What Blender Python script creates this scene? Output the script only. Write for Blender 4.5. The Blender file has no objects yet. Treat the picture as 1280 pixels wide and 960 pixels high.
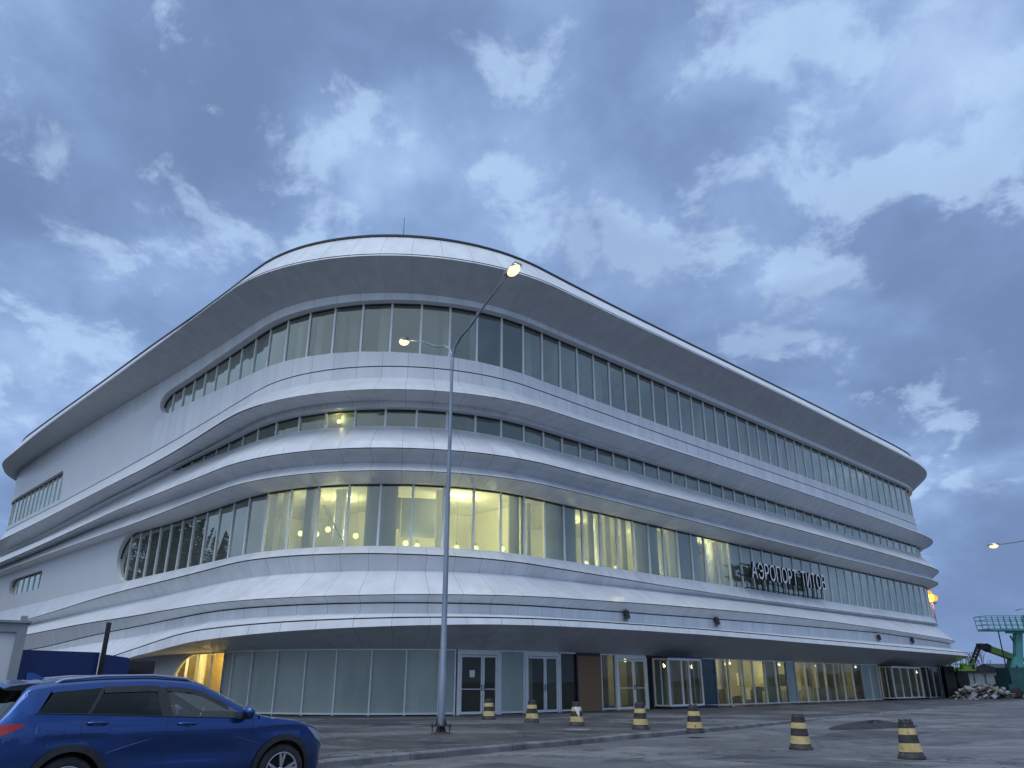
import bpy, bmesh, math, random
from mathutils import Vector, Matrix
R_ = math.radians
random.seed(7)
SC = bpy.context.scene
COL = SC.collection

# ------------------------------------------------------------------ helpers
class MB:
    """collects faces; build() links them as ONE mesh object"""
    def __init__(s): s.v=[]; s.f=[]; s.m=[]; s.uv=[]; s.sm=[]
    def quad(s, pts, mi=0, uv=None, smooth=False):
        b=len(s.v); s.v+= [tuple(p) for p in pts]; s.f.append(tuple(range(b,b+len(pts)))); s.m.append(mi)
        s.uv.append(uv if uv else [(0,0)]*len(pts)); s.sm.append(smooth)
    def box(s, x0,x1,y0,y1,z0,z1, mi=0, M=None):
        c=[Vector((x,y,z)) for z in (z0,z1) for y in (y0,y1) for x in (x0,x1)]
        if M is not None: c=[M@p for p in c]
        for q in ((0,2,3,1),(4,5,7,6),(0,1,5,4),(2,6,7,3),(0,4,6,2),(1,3,7,5)): s.quad([c[i] for i in q],mi)
    def bar(s, a, b, w, h=None, mi=0, up=(0,0,1)):
        a=Vector(a); b=Vector(b); d=b-a; L=d.length
        if L<1e-6: return
        d/=L; h=h or w; u=Vector(up)
        if abs(d.dot(u))>.98: u=Vector((1,0,0))
        x=d.cross(u).normalized(); y=x.cross(d)
        M=Matrix((( x[0],d[0],y[0],a[0]),(x[1],d[1],y[1],a[1]),(x[2],d[2],y[2],a[2]),(0,0,0,1)))
        s.box(-w/2,w/2,0,L,-h/2,h/2,mi,M)
    def tube(s, pts, rad, n=10, mi=0, cap=True):
        pts=[Vector(p) for p in pts]; k=len(pts)
        if not hasattr(rad,'__len__'): rad=[rad]*k
        rings=[]; px=None
        for i,p in enumerate(pts):
            d=(pts[min(i+1,k-1)]-pts[max(i-1,0)]).normalized()
            if px is None:
                u=Vector((0,0,1)) if abs(d.z)<.95 else Vector((1,0,0)); x=d.cross(u).normalized()
            else: x=(px-d*px.dot(d)).normalized()
            px=x; y=d.cross(x); rings.append([p+(x*math.cos(2*math.pi*j/n)+y*math.sin(2*math.pi*j/n))*rad[i] for j in range(n)])
        b=len(s.v)
        for r in rings: s.v+=[tuple(p) for p in r]
        for i in range(k-1):
            for j in range(n):
                s.f.append((b+i*n+j,b+i*n+(j+1)%n,b+(i+1)*n+(j+1)%n,b+(i+1)*n+j)); s.m.append(mi); s.uv.append([(0,0)]*4); s.sm.append(True)
        if cap:
            s.quad([s.v[b+j] for j in range(n)][::-1],mi); s.quad([s.v[b+(k-1)*n+j] for j in range(n)],mi)
    def lathe(s, prof, n=20, mi=0, M=None, mats=None, cap=True):
        b=len(s.v)
        for r,z in prof:
            for j in range(n):
                p=Vector((r*math.cos(2*math.pi*j/n),r*math.sin(2*math.pi*j/n),z)); s.v.append(tuple(M@p if M is not None else p))
        for i in range(len(prof)-1):
            for j in range(n):
                s.f.append((b+i*n+j,b+i*n+(j+1)%n,b+(i+1)*n+(j+1)%n,b+(i+1)*n+j)); s.m.append(mats[i] if mats else mi); s.uv.append([(0,0)]*4); s.sm.append(True)
        for i,fl in ((0,True),(len(prof)-1,False)):
            if cap and prof[i][0]>1e-4:
                r=[s.v[b+i*n+j] for j in range(n)]; s.quad(r[::-1] if fl else r, mats[min(i,len(prof)-2)] if mats else mi)
    def ball(s, c, r, mi=0, n=12, k=8, sc=(1,1,1)):
        M=Matrix.Translation(c)@Matrix.Diagonal((sc[0],sc[1],sc[2],1))
        s.lathe([(max(1e-5,r*math.sin(math.pi*i/k)),-r*math.cos(math.pi*i/k)) for i in range(k+1)],n,mi,M)
    def build(s, name, mats, parent=None, kind=None, loc=None, rot=None, merge=False, label=None):
        me=bpy.data.meshes.new(name); me.from_pydata(s.v,[],s.f)
        if not isinstance(mats,(list,tuple)): mats=[mats]
        for m in mats: me.materials.append(m)
        me.polygons.foreach_set('material_index',s.m); me.polygons.foreach_set('use_smooth',s.sm)
        ul=me.uv_layers.new(name='UVMap'); fl=[c for u in s.uv for p in u for c in p]; ul.data.foreach_set('uv',fl)
        if merge:
            bm=bmesh.new(); bm.from_mesh(me); bmesh.ops.remove_doubles(bm,verts=bm.verts,dist=1e-4); bm.to_mesh(me); bm.free()
        me.update()
        o=bpy.data.objects.new(name,me); COL.objects.link(o)
        if parent is not None: o.parent=parent
        if kind: o['kind']=kind
        if loc: o.location=loc
        if rot: o.rotation_euler=rot
        if label: o['label']=label
        return o
def tag(o,label,cat,group=None):
    o['label']=label; o['category']=cat
    if group: o['group']=group
    return o
def thing(name,label,cat,loc=(0,0,0),rz=0,group=None):
    o=bpy.data.objects.new(name,None); COL.objects.link(o); o.location=loc; o.rotation_euler=(0,0,rz); o.empty_display_size=.3
    return tag(o,label,cat,group)
def dup(root,loc,rz,label,sc=1.0):
    r=root.copy(); COL.objects.link(r); r.location=loc; r.rotation_euler=(0,0,rz); r['label']=label; r.scale=(sc,sc,sc)
    for ch in list(root.children):
        c=ch.copy(); COL.objects.link(c); c.parent=r
        for g in list(ch.children):
            d=g.copy(); COL.objects.link(d); d.parent=c
    return r
def bevel(o,w=.01,seg=2,ang=35):
    m=o.modifiers.new('bevel','BEVEL'); m.width=w; m.segments=seg; m.limit_method='ANGLE'; m.angle_limit=R_(ang); return o

# ------------------------------------------------------------------ materials
def N(nt,t,**k):
    n=nt.nodes.new(t)
    for a,b in k.items(): setattr(n,a,b)
    return n
def base(name,col=(.5,.5,.5),rough=.5,metal=0.,spec=.5):
    m=bpy.data.materials.new(name); m.use_nodes=True; b=m.node_tree.nodes['Principled BSDF']
    b.inputs['Base Color'].default_value=(*col,1); b.inputs['Roughness'].default_value=rough; b.inputs['Metallic'].default_value=metal
    b.inputs['Specular IOR Level'].default_value=spec
    return m,m.node_tree,b
def noisy(name,c1,c2,scale=3.,rough=.5,metal=0.,spec=.5,detail=6,lo=.35,hi=.65,bump=0.,bscale=None,coord='Object',stretch=None):
    m,nt,b=base(name,c1,rough,metal,spec)
    tc=N(nt,'ShaderNodeTexCoord'); src=tc.outputs[coord]
    if stretch:
        mp=N(nt,'ShaderNodeMapping'); mp.inputs['Scale'].default_value=stretch; nt.links.new(src,mp.inputs[0]); src=mp.outputs[0]
    n=N(nt,'ShaderNodeTexNoise'); n.inputs['Scale'].default_value=scale; n.inputs['Detail'].default_value=detail; nt.links.new(src,n.inputs['Vector'])
    r=N(nt,'ShaderNodeValToRGB'); r.color_ramp.elements[0].position=lo; r.color_ramp.elements[0].color=(*c1,1); r.color_ramp.elements[1].position=hi; r.color_ramp.elements[1].color=(*c2,1)
    nt.links.new(n.outputs['Fac'],r.inputs[0]); nt.links.new(r.outputs[0],b.inputs['Base Color'])
    if bump:
        n2=N(nt,'ShaderNodeTexNoise'); n2.inputs['Scale'].default_value=bscale or scale*8; n2.inputs['Detail'].default_value=4; nt.links.new(src,n2.inputs['Vector'])
        bp=N(nt,'ShaderNodeBump'); bp.inputs['Strength'].default_value=bump; bp.inputs['Distance'].default_value=.02; nt.links.new(n2.outputs['Fac'],bp.inputs['Height']); nt.links.new(bp.outputs[0],b.inputs['Normal'])
    return m
def emit(name,col,st):
    m=bpy.data.materials.new(name); m.use_nodes=True; nt=m.node_tree; nt.nodes.clear()
    e=N(nt,'ShaderNodeEmission'); e.inputs[0].default_value=(*col,1); e.inputs[1].default_value=st
    o=N(nt,'ShaderNodeOutputMaterial'); nt.links.new(e.outputs[0],o.inputs[0]); return m
def glass(name,tint,ior=1.6,boost=1.0,rough=.0,wav=0.0,dust=0.,dcol=(.3,.36,.34)):
    """thin sheet: fresnel mix of a tinted transparent and a sharp reflection"""
    m=bpy.data.materials.new(name); m.use_nodes=True; nt=m.node_tree; nt.nodes.clear()
    t=N(nt,'ShaderNodeBsdfTransparent'); t.inputs[0].default_value=(*tint,1)
    g=N(nt,'ShaderNodeBsdfGlossy'); g.inputs['Roughness'].default_value=rough; g.inputs[0].default_value=(.96,1,.88,1)
    f=N(nt,'ShaderNodeFresnel'); f.inputs[0].default_value=ior
    mu=N(nt,'ShaderNodeMath',operation='MULTIPLY'); mu.inputs[1].default_value=boost; mu.use_clamp=True; nt.links.new(f.outputs[0],mu.inputs[0])
    if wav:
        tc=N(nt,'ShaderNodeTexCoord'); n=N(nt,'ShaderNodeTexNoise'); n.inputs['Scale'].default_value=.7; n.inputs['Detail'].default_value=1; nt.links.new(tc.outputs['Object'],n.inputs['Vector'])
        bp=N(nt,'ShaderNodeBump'); bp.inputs['Strength'].default_value=wav; bp.inputs['Distance'].default_value=.05; nt.links.new(n.outputs['Fac'],bp.inputs['Height']); nt.links.new(bp.outputs[0],g.inputs['Normal'])
    x=N(nt,'ShaderNodeMixShader'); nt.links.new(mu.outputs[0],x.inputs[0]); nt.links.new(t.outputs[0],x.inputs[1]); nt.links.new(g.outputs[0],x.inputs[2])
    if dust:
        d=N(nt,'ShaderNodeBsdfDiffuse'); d.inputs[0].default_value=(*dcol,1)
        tc=N(nt,'ShaderNodeTexCoord'); n=N(nt,'ShaderNodeTexNoise'); n.inputs['Scale'].default_value=.9; n.inputs['Detail'].default_value=7; n.inputs['Roughness'].default_value=.6; nt.links.new(tc.outputs['Object'],n.inputs['Vector'])
        mr=N(nt,'ShaderNodeMapRange'); nt.links.new(n.outputs['Fac'],mr.inputs[0]); mr.inputs[1].default_value=.3; mr.inputs[2].default_value=.75; mr.inputs[3].default_value=dust*.8; mr.inputs[4].default_value=dust*1.25
        tl=N(nt,'ShaderNodeBsdfTranslucent'); tl.inputs[0].default_value=(min(1,dcol[0]*1.5),min(1,dcol[1]*1.5),min(1,dcol[2]*1.5),1); dm=N(nt,'ShaderNodeMixShader'); dm.inputs[0].default_value=.45; nt.links.new(d.outputs[0],dm.inputs[1]); nt.links.new(tl.outputs[0],dm.inputs[2]); d=dm
        y=N(nt,'ShaderNodeMixShader'); nt.links.new(mr.outputs[0],y.inputs[0]); nt.links.new(x.outputs[0],y.inputs[1]); nt.links.new(d.outputs[0],y.inputs[2]); x=y
    o=N(nt,'ShaderNodeOutputMaterial'); nt.links.new(x.outputs[0],o.inputs[0]); return m

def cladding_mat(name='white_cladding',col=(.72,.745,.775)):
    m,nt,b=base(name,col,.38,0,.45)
    uv=N(nt,'ShaderNodeUVMap'); sp=N(nt,'ShaderNodeSeparateXYZ'); nt.links.new(uv.outputs[0],sp.inputs[0])
    fr=N(nt,'ShaderNodeMath',operation='FRACT'); nt.links.new(sp.outputs[0],fr.inputs[0])
    a=N(nt,'ShaderNodeMath',operation='SUBTRACT'); nt.links.new(fr.outputs[0],a.inputs[0]); a.inputs[1].default_value=.5
    ab=N(nt,'ShaderNodeMath',operation='ABSOLUTE'); nt.links.new(a.outputs[0],ab.inputs[0])
    gt=N(nt,'ShaderNodeMath',operation='GREATER_THAN'); nt.links.new(ab.outputs[0],gt.inputs[0]); gt.inputs[1].default_value=.5-.0075
    fl=N(nt,'ShaderNodeMath',operation='FLOOR'); nt.links.new(sp.outputs[0],fl.inputs[0])
    fv=N(nt,'ShaderNodeMath',operation='FLOOR'); nt.links.new(sp.outputs[1],fv.inputs[0])
    cb=N(nt,'ShaderNodeCombineXYZ'); nt.links.new(fl.outputs[0],cb.inputs[0]); nt.links.new(fv.outputs[0],cb.inputs[1])
    wn=N(nt,'ShaderNodeTexWhiteNoise',noise_dimensions='3D'); nt.links.new(cb.outputs[0],wn.inputs['Vector'])
    mr=N(nt,'ShaderNodeMapRange'); nt.links.new(wn.outputs['Value'],mr.inputs[0]); mr.inputs[3].default_value=.95; mr.inputs[4].default_value=1.03
    tc=N(nt,'ShaderNodeTexCoord'); ns=N(nt,'ShaderNodeTexNoise'); ns.inputs['Scale'].default_value=1.6; ns.inputs['Detail'].default_value=6; mp=N(nt,'ShaderNodeMapping'); mp.inputs['Scale'].default_value=(1,1,.16); nt.links.new(tc.outputs['Object'],mp.inputs[0]); nt.links.new(mp.outputs[0],ns.inputs['Vector'])
    mr2=N(nt,'ShaderNodeMapRange'); nt.links.new(ns.outputs['Fac'],mr2.inputs[0]); mr2.inputs[1].default_value=.3; mr2.inputs[2].default_value=.7; mr2.inputs[3].default_value=.87; mr2.inputs[4].default_value=1.03
    mu=N(nt,'ShaderNodeMath',operation='MULTIPLY'); nt.links.new(mr.outputs[0],mu.inputs[0]); nt.links.new(mr2.outputs[0],mu.inputs[1])
    vm=N(nt,'ShaderNodeVectorMath',operation='SCALE'); vm.inputs[0].default_value=col; nt.links.new(mu.outputs[0],vm.inputs['Scale'])
    mx=N(nt,'ShaderNodeMix',data_type='RGBA'); nt.links.new(gt.outputs[0],mx.inputs[0]); nt.links.new(vm.outputs[0],mx.inputs[6]); mx.inputs[7].default_value=(.34,.355,.38,1)
    nt.links.new(mx.outputs[2],b.inputs['Base Color'])
    mr3=N(nt,'ShaderNodeMapRange'); nt.links.new(wn.outputs['Value'],mr3.inputs[0]); mr3.inputs[3].default_value=.3; mr3.inputs[4].default_value=.42; nt.links.new(mr3.outputs[0],b.inputs['Roughness'])
    return m
M={}
M['clad']=cladding_mat()
M['wall']=noisy('white_render_panel',(.70,.72,.75),(.74,.755,.78),.6,.42,lo=.3,hi=.7)
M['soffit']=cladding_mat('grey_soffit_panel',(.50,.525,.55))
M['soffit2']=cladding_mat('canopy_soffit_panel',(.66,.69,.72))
M['gap']=base('shadow_gap',(.03,.035,.045),.6)[0]
M['alu']=noisy('aluminium_frame',(.74,.76,.77),(.80,.82,.83),2,.45)
M['alu_white']=noisy('white_frame',(.60,.62,.65),(.68,.70,.73),3,.35)
M['glass']=glass('facade_glass',(.68,.77,.75),1.7,2.9,dust=.24,dcol=(.50,.56,.49))
M['glass_gf']=glass('shopfront_glass',(.62,.68,.62),1.5,.9,dust=.16,dcol=(.36,.38,.32))
M['film']=noisy('frosted_panel',(.235,.30,.285),(.32,.385,.36),.8,.24,stretch=(1,1,.3),detail=9)  # frosted_panel mottling paints varied reflections into the colour
M['film_dark']=noisy('dark_teal_panel',(.012,.045,.065),(.02,.06,.08),1,.25)
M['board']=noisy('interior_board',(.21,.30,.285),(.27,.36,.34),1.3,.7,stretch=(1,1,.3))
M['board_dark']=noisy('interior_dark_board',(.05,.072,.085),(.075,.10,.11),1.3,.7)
M['intwall']=noisy('interior_wall',(.34,.37,.36),(.46,.48,.46),.8,.8)
M['drywall']=noisy('plasterboard',(.60,.60,.40),(.74,.74,.54),.9,.8,detail=8)
M['slab']=noisy('concrete_slab',(.22,.23,.23),(.30,.31,.31),1.,.8)
M['colm']=noisy('column_paint',(.70,.74,.73),(.76,.79,.78),1.,.6)
M['osb']=noisy('chipboard',(.17,.105,.055),(.26,.17,.095),26,.8,detail=3,lo=.35,hi=.65,stretch=(1,1,2))
M['ochre']=noisy('ochre_board',(.42,.30,.10),(.5,.36,.13),1.5,.6)
M['dark']=base('black_metal',(.012,.013,.016),.45,.2)[0]
M['paper']=base('paper',(.7,.7,.68),.8)[0]
M['galv']=noisy('galvanised_steel',(.20,.235,.29),(.30,.34,.40),1.6,.45,.55,stretch=(1,1,.25),detail=8)
M['bolt']=noisy('rusty_steel',(.03,.03,.035),(.09,.08,.075),14,.7,.3)

# heights of the band edges every 2 m along the facade (s = -78 .. 62), measured from the pavement
TAB={
'E1':[22.79,22.79,22.79,22.78,22.78,22.78,22.78,22.77,22.76,22.75,22.74,22.72,22.7,22.67,22.64,22.61,22.57,22.54,22.51,22.48,22.46,22.44,22.43,22.4,22.37,22.32,22.27,22.22,22.18,22.17,22.18,22.21,22.24,22.26,22.25,22.24,22.21,22.18,22.14,22.1,22.07,22.05,22.04,22.04,22.05,22.06,22.07,22.09,22.11,22.12,22.14,22.16,22.17,22.19,22.2,22.21,22.21,22.22,22.22,22.21,22.21,22.2,22.2,22.19,22.18,22.18,22.17,22.16,22.16,22.15,22.15],
'E2':[20.14,20.14,20.14,20.15,20.16,20.16,20.17,20.19,20.21,20.25,20.3,20.36,20.42,20.47,20.5,20.52,20.52,20.51,20.5,20.47,20.45,20.42,20.4,20.38,20.37,20.37,20.36,20.36,20.37,20.38,20.39,20.39,20.4,20.41,20.41,20.41,20.41,20.41,20.42,20.43,20.44,20.46,20.49,20.52,20.55,20.57,20.6,20.62,20.64,20.66,20.67,20.68,20.68,20.68,20.67,20.66,20.65,20.64,20.62,20.61,20.6,20.58,20.57,20.55,20.54,20.53,20.51,20.5,20.49,20.48,20.47],
'E4':[20.3,20.3,20.3,20.3,20.3,20.29,20.29,20.28,20.26,20.25,20.23,20.21,20.19,20.16,20.13,20.09,20.05,20.01,19.96,19.91,19.85,19.79,19.72,19.66,19.59,19.54,19.49,19.46,19.43,19.41,19.4,19.39,19.38,19.37,19.35,19.33,19.31,19.29,19.27,19.26,19.25,19.25,19.25,19.25,19.25,19.26,19.26,19.27,19.27,19.28,19.28,19.28,19.28,19.28,19.27,19.27,19.26,19.25,19.23,19.22,19.2,19.18,19.16,19.15,19.13,19.11,19.09,19.08,19.07,19.05,19.04],
'E5':[18.47,18.47,18.47,18.47,18.47,18.47,18.47,18.47,18.47,18.47,18.47,18.47,18.47,18.47,18.47,18.47,18.47,18.47,18.47,18.47,18.48,18.48,18.48,18.49,18.5,18.52,18.55,18.58,18.63,18.69,18.76,18.83,18.88,18.91,18.93,18.95,18.96,18.97,18.98,18.98,18.99,18.99,18.99,18.99,18.99,18.98,18.98,18.98,18.98,18.98,18.97,18.97,18.97,18.96,18.96,18.96,18.95,18.95,18.94,18.93,18.92,18.91,18.9,18.89,18.88,18.87,18.86,18.85,18.84,18.84,18.83],
'S3':[17.36,17.36,17.36,17.36,17.36,17.36,17.36,17.36,17.36,17.36,17.36,17.36,17.36,17.36,17.36,17.36,17.35,17.35,17.35,17.34,17.33,17.32,17.3,17.27,17.23,17.17,17.1,17.01,16.91,16.81,16.71,16.61,16.51,16.42,16.35,16.28,16.22,16.18,16.14,16.12,16.11,16.11,16.11,16.11,16.12,16.12,16.13,16.14,16.14,16.15,16.16,16.16,16.17,16.17,16.18,16.19,16.19,16.2,16.2,16.2,16.21,16.21,16.21,16.2,16.2,16.2,16.2,16.2,16.2,16.2,16.2],
'E6':[14.62,14.62,14.62,14.62,14.62,14.62,14.62,14.62,14.62,14.62,14.62,14.63,14.63,14.64,14.64,14.65,14.67,14.69,14.71,14.74,14.77,14.79,14.82,14.86,14.89,14.94,14.99,15.06,15.14,15.22,15.31,15.4,15.46,15.5,15.52,15.53,15.53,15.53,15.53,15.53,15.53,15.52,15.52,15.51,15.51,15.51,15.51,15.52,15.52,15.53,15.54,15.55,15.56,15.57,15.57,15.58,15.57,15.57,15.56,15.55,15.54,15.53,15.51,15.49,15.47,15.45,15.43,15.42,15.4,15.38,15.36],
'E7':[14.87,14.87,14.87,14.87,14.87,14.87,14.87,14.87,14.87,14.87,14.87,14.87,14.87,14.87,14.87,14.87,14.87,14.87,14.87,14.87,14.87,14.87,14.87,14.87,14.87,14.87,14.88,14.88,14.88,14.88,14.88,14.88,14.88,14.89,14.89,14.9,14.9,14.91,14.9,14.9,14.89,14.88,14.88,14.87,14.86,14.85,14.84,14.84,14.83,14.83,14.82,14.82,14.82,14.81,14.81,14.81,14.81,14.8,14.8,14.8,14.8,14.8,14.8,14.8,14.79,14.79,14.79,14.79,14.79,14.79,14.79],
'E8':[12.86,12.86,12.86,12.86,12.86,12.86,12.86,12.86,12.86,12.86,12.85,12.85,12.85,12.85,12.85,12.86,12.87,12.89,12.91,12.94,12.96,12.99,13.01,13.03,13.04,13.04,13.05,13.08,13.12,13.19,13.3,13.43,13.55,13.64,13.7,13.75,13.78,13.8,13.82,13.83,13.84,13.86,13.88,13.9,13.92,13.94,13.96,13.97,13.98,13.99,14,14.01,14.01,14.01,14.01,14,13.99,13.98,13.97,13.95,13.94,13.92,13.9,13.88,13.86,13.84,13.82,13.8,13.78,13.77,13.75],
'E9':[12.42,12.42,12.42,12.42,12.42,12.42,12.42,12.41,12.41,12.41,12.41,12.42,12.43,12.45,12.48,12.53,12.59,12.65,12.72,12.79,12.86,12.91,12.96,13,13.04,13.09,13.14,13.2,13.26,13.34,13.41,13.5,13.57,13.62,13.65,13.67,13.67,13.66,13.65,13.62,13.6,13.58,13.56,13.55,13.53,13.52,13.51,13.51,13.5,13.5,13.49,13.49,13.49,13.48,13.48,13.47,13.47,13.46,13.45,13.45,13.44,13.43,13.43,13.42,13.41,13.41,13.4,13.39,13.39,13.38,13.38],
'HM':[13.03,13.03,13.03,13.03,13.03,13.03,13.03,13.03,13.03,13.03,13.03,13.03,13.03,13.03,13.03,13.03,13.03,13.03,13.04,13.04,13.04,13.04,13.04,13.05,13.05,13.06,13.07,13.09,13.11,13.14,13.17,13.21,13.25,13.27,13.29,13.31,13.32,13.33,13.34,13.35,13.35,13.35,13.35,13.35,13.35,13.35,13.35,13.34,13.34,13.33,13.33,13.32,13.31,13.31,13.3,13.3,13.29,13.29,13.29,13.28,13.28,13.28,13.28,13.27,13.27,13.27,13.27,13.27,13.26,13.26,13.26],
'SM':[13.01,13.01,13.01,13.01,13.01,13.01,13.01,13.01,13.01,13.01,13.01,13.01,13.01,13.01,13.01,13.01,13.01,13,13,13,13,12.99,12.98,12.97,12.96,12.94,12.9,12.86,12.8,12.74,12.66,12.59,12.53,12.5,12.48,12.46,12.46,12.46,12.46,12.47,12.47,12.48,12.48,12.49,12.49,12.49,12.48,12.48,12.48,12.48,12.47,12.47,12.47,12.46,12.46,12.46,12.46,12.46,12.45,12.45,12.45,12.45,12.45,12.45,12.45,12.45,12.45,12.44,12.44,12.44,12.44],
'E11':[11.42,11.42,11.42,11.42,11.42,11.42,11.42,11.42,11.42,11.42,11.42,11.42,11.42,11.42,11.42,11.42,11.42,11.42,11.42,11.42,11.42,11.42,11.42,11.42,11.42,11.42,11.41,11.41,11.41,11.41,11.41,11.4,11.4,11.39,11.38,11.37,11.36,11.35,11.34,11.34,11.33,11.32,11.32,11.31,11.31,11.31,11.3,11.3,11.3,11.29,11.29,11.29,11.29,11.29,11.29,11.29,11.29,11.28,11.28,11.28,11.28,11.28,11.28,11.28,11.28,11.28,11.28,11.28,11.28,11.28,11.28],
'E12':[10.78,10.78,10.78,10.78,10.78,10.79,10.79,10.79,10.79,10.79,10.8,10.81,10.82,10.83,10.85,10.87,10.9,10.92,10.96,10.99,11.03,11.07,11.1,11.14,11.16,11.16,11.14,11.1,11.05,11,10.95,10.93,10.93,10.95,10.97,10.99,11,11.02,11.03,11.04,11.05,11.06,11.08,11.09,11.11,11.12,11.13,11.14,11.15,11.15,11.16,11.16,11.16,11.15,11.15,11.14,11.14,11.13,11.12,11.11,11.1,11.08,11.07,11.05,11.04,11.03,11.01,11,10.99,10.97,10.96],
'E13':[10.79,10.8,10.8,10.8,10.8,10.8,10.8,10.81,10.81,10.82,10.83,10.84,10.85,10.87,10.89,10.92,10.94,10.97,11,11.03,11.05,11.05,11.05,11.03,11,10.96,10.91,10.86,10.8,10.74,10.67,10.61,10.57,10.55,10.54,10.54,10.54,10.54,10.54,10.55,10.55,10.55,10.55,10.55,10.54,10.54,10.53,10.52,10.52,10.51,10.5,10.49,10.49,10.48,10.48,10.47,10.47,10.47,10.46,10.46,10.46,10.46,10.45,10.45,10.45,10.45,10.45,10.44,10.44,10.44,10.44],
'E14':[10.1,10.1,10.1,10.1,10.1,10.1,10.1,10.1,10.1,10.1,10.1,10.1,10.1,10.1,10.1,10.1,10.1,10.1,10.09,10.09,10.08,10.07,10.06,10.05,10.04,10.03,10.02,10.01,9.99,9.98,9.96,9.96,9.97,9.99,10.01,10.03,10.05,10.07,10.09,10.11,10.12,10.12,10.12,10.11,10.1,10.09,10.07,10.06,10.04,10.03,10.02,10.01,10.01,10,9.99,9.99,9.98,9.98,9.97,9.97,9.96,9.96,9.95,9.95,9.94,9.93,9.93,9.93,9.92,9.92,9.91],
'H2':[10.25,10.25,10.25,10.25,10.25,10.24,10.24,10.23,10.22,10.21,10.2,10.18,10.17,10.15,10.14,10.13,10.12,10.11,10.1,10.08,10.06,10.04,10,9.95,9.89,9.82,9.77,9.74,9.72,9.71,9.71,9.71,9.71,9.71,9.71,9.71,9.72,9.72,9.73,9.73,9.73,9.73,9.73,9.72,9.7,9.69,9.68,9.67,9.66,9.65,9.64,9.64,9.64,9.64,9.63,9.63,9.63,9.62,9.62,9.61,9.61,9.61,9.61,9.6,9.6,9.6,9.59,9.59,9.59,9.59,9.58],
'S2':[6.97,6.97,6.97,6.97,6.97,6.97,6.97,6.97,6.97,6.97,6.97,6.97,6.97,6.97,6.97,6.97,6.97,6.97,6.97,6.97,6.97,6.97,6.97,6.96,6.96,6.96,6.95,6.94,6.93,6.92,6.91,6.9,6.89,6.88,6.88,6.88,6.88,6.88,6.88,6.88,6.88,6.88,6.88,6.88,6.88,6.88,6.88,6.88,6.87,6.87,6.87,6.86,6.86,6.86,6.85,6.85,6.84,6.84,6.83,6.83,6.83,6.83,6.82,6.82,6.82,6.82,6.81,6.81,6.81,6.81,6.81],
'E16':[5.62,5.62,5.62,5.62,5.62,5.62,5.62,5.63,5.63,5.63,5.64,5.65,5.66,5.68,5.7,5.74,5.79,5.85,5.91,5.98,6.05,6.13,6.19,6.25,6.29,6.33,6.35,6.37,6.4,6.43,6.47,6.51,6.54,6.55,6.55,6.55,6.53,6.51,6.49,6.46,6.43,6.4,6.37,6.34,6.31,6.29,6.27,6.26,6.25,6.24,6.24,6.25,6.25,6.25,6.26,6.26,6.27,6.27,6.27,6.28,6.28,6.28,6.29,6.29,6.3,6.3,6.3,6.31,6.31,6.32,6.32],
'E17':[5.41,5.41,5.41,5.41,5.41,5.41,5.41,5.41,5.41,5.41,5.41,5.42,5.42,5.43,5.44,5.45,5.47,5.49,5.52,5.55,5.58,5.61,5.64,5.66,5.68,5.7,5.72,5.74,5.76,5.78,5.79,5.79,5.8,5.81,5.82,5.84,5.86,5.88,5.91,5.93,5.95,5.97,5.99,6.01,6.03,6.05,6.07,6.09,6.1,6.12,6.13,6.14,6.15,6.16,6.17,6.18,6.19,6.19,6.2,6.2,6.21,6.21,6.22,6.22,6.22,6.23,6.23,6.23,6.23,6.24,6.24],
'E18':[4.4,4.4,4.4,4.4,4.4,4.4,4.4,4.4,4.4,4.4,4.4,4.4,4.41,4.41,4.42,4.43,4.44,4.46,4.49,4.52,4.55,4.57,4.6,4.61,4.62,4.61,4.61,4.59,4.57,4.56,4.54,4.53,4.53,4.56,4.59,4.63,4.68,4.73,4.79,4.85,4.9,4.95,5,5.04,5.07,5.1,5.13,5.15,5.17,5.18,5.18,5.18,5.17,5.16,5.14,5.12,5.09,5.06,5.03,4.99,4.96,4.92,4.88,4.84,4.8,4.76,4.73,4.7,4.67,4.64,4.61],
'E19':[3.37,3.37,3.37,3.37,3.37,3.37,3.37,3.37,3.37,3.37,3.38,3.38,3.38,3.39,3.4,3.42,3.44,3.47,3.52,3.58,3.66,3.75,3.83,3.91,3.97,4.03,4.07,4.11,4.14,4.18,4.21,4.25,4.28,4.32,4.35,4.38,4.41,4.44,4.47,4.5,4.53,4.56,4.59,4.61,4.64,4.66,4.68,4.71,4.72,4.74,4.76,4.77,4.78,4.79,4.8,4.81,4.82,4.83,4.83,4.84,4.84,4.85,4.85,4.86,4.86,4.87,4.87,4.87,4.87,4.88,4.88],
'E20':[2.35,2.4,2.44,2.49,2.53,2.58,2.63,2.67,2.72,2.77,2.81,2.86,2.9,2.95,3,3.04,3.09,3.14,3.18,3.23,3.28,3.32,3.37,3.42,3.46,3.5,3.53,3.57,3.61,3.67,3.74,3.81,3.87,3.91,3.95,3.98,4,4.02,4.04,4.05,4.07,4.08,4.09,4.1,4.11,4.12,4.13,4.13,4.14,4.15,4.15,4.15,4.16,4.16,4.16,4.17,4.17,4.17,4.17,4.17,4.18,4.18,4.18,4.18,4.18,4.18,4.18,4.18,4.18,4.19,4.19],
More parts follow.
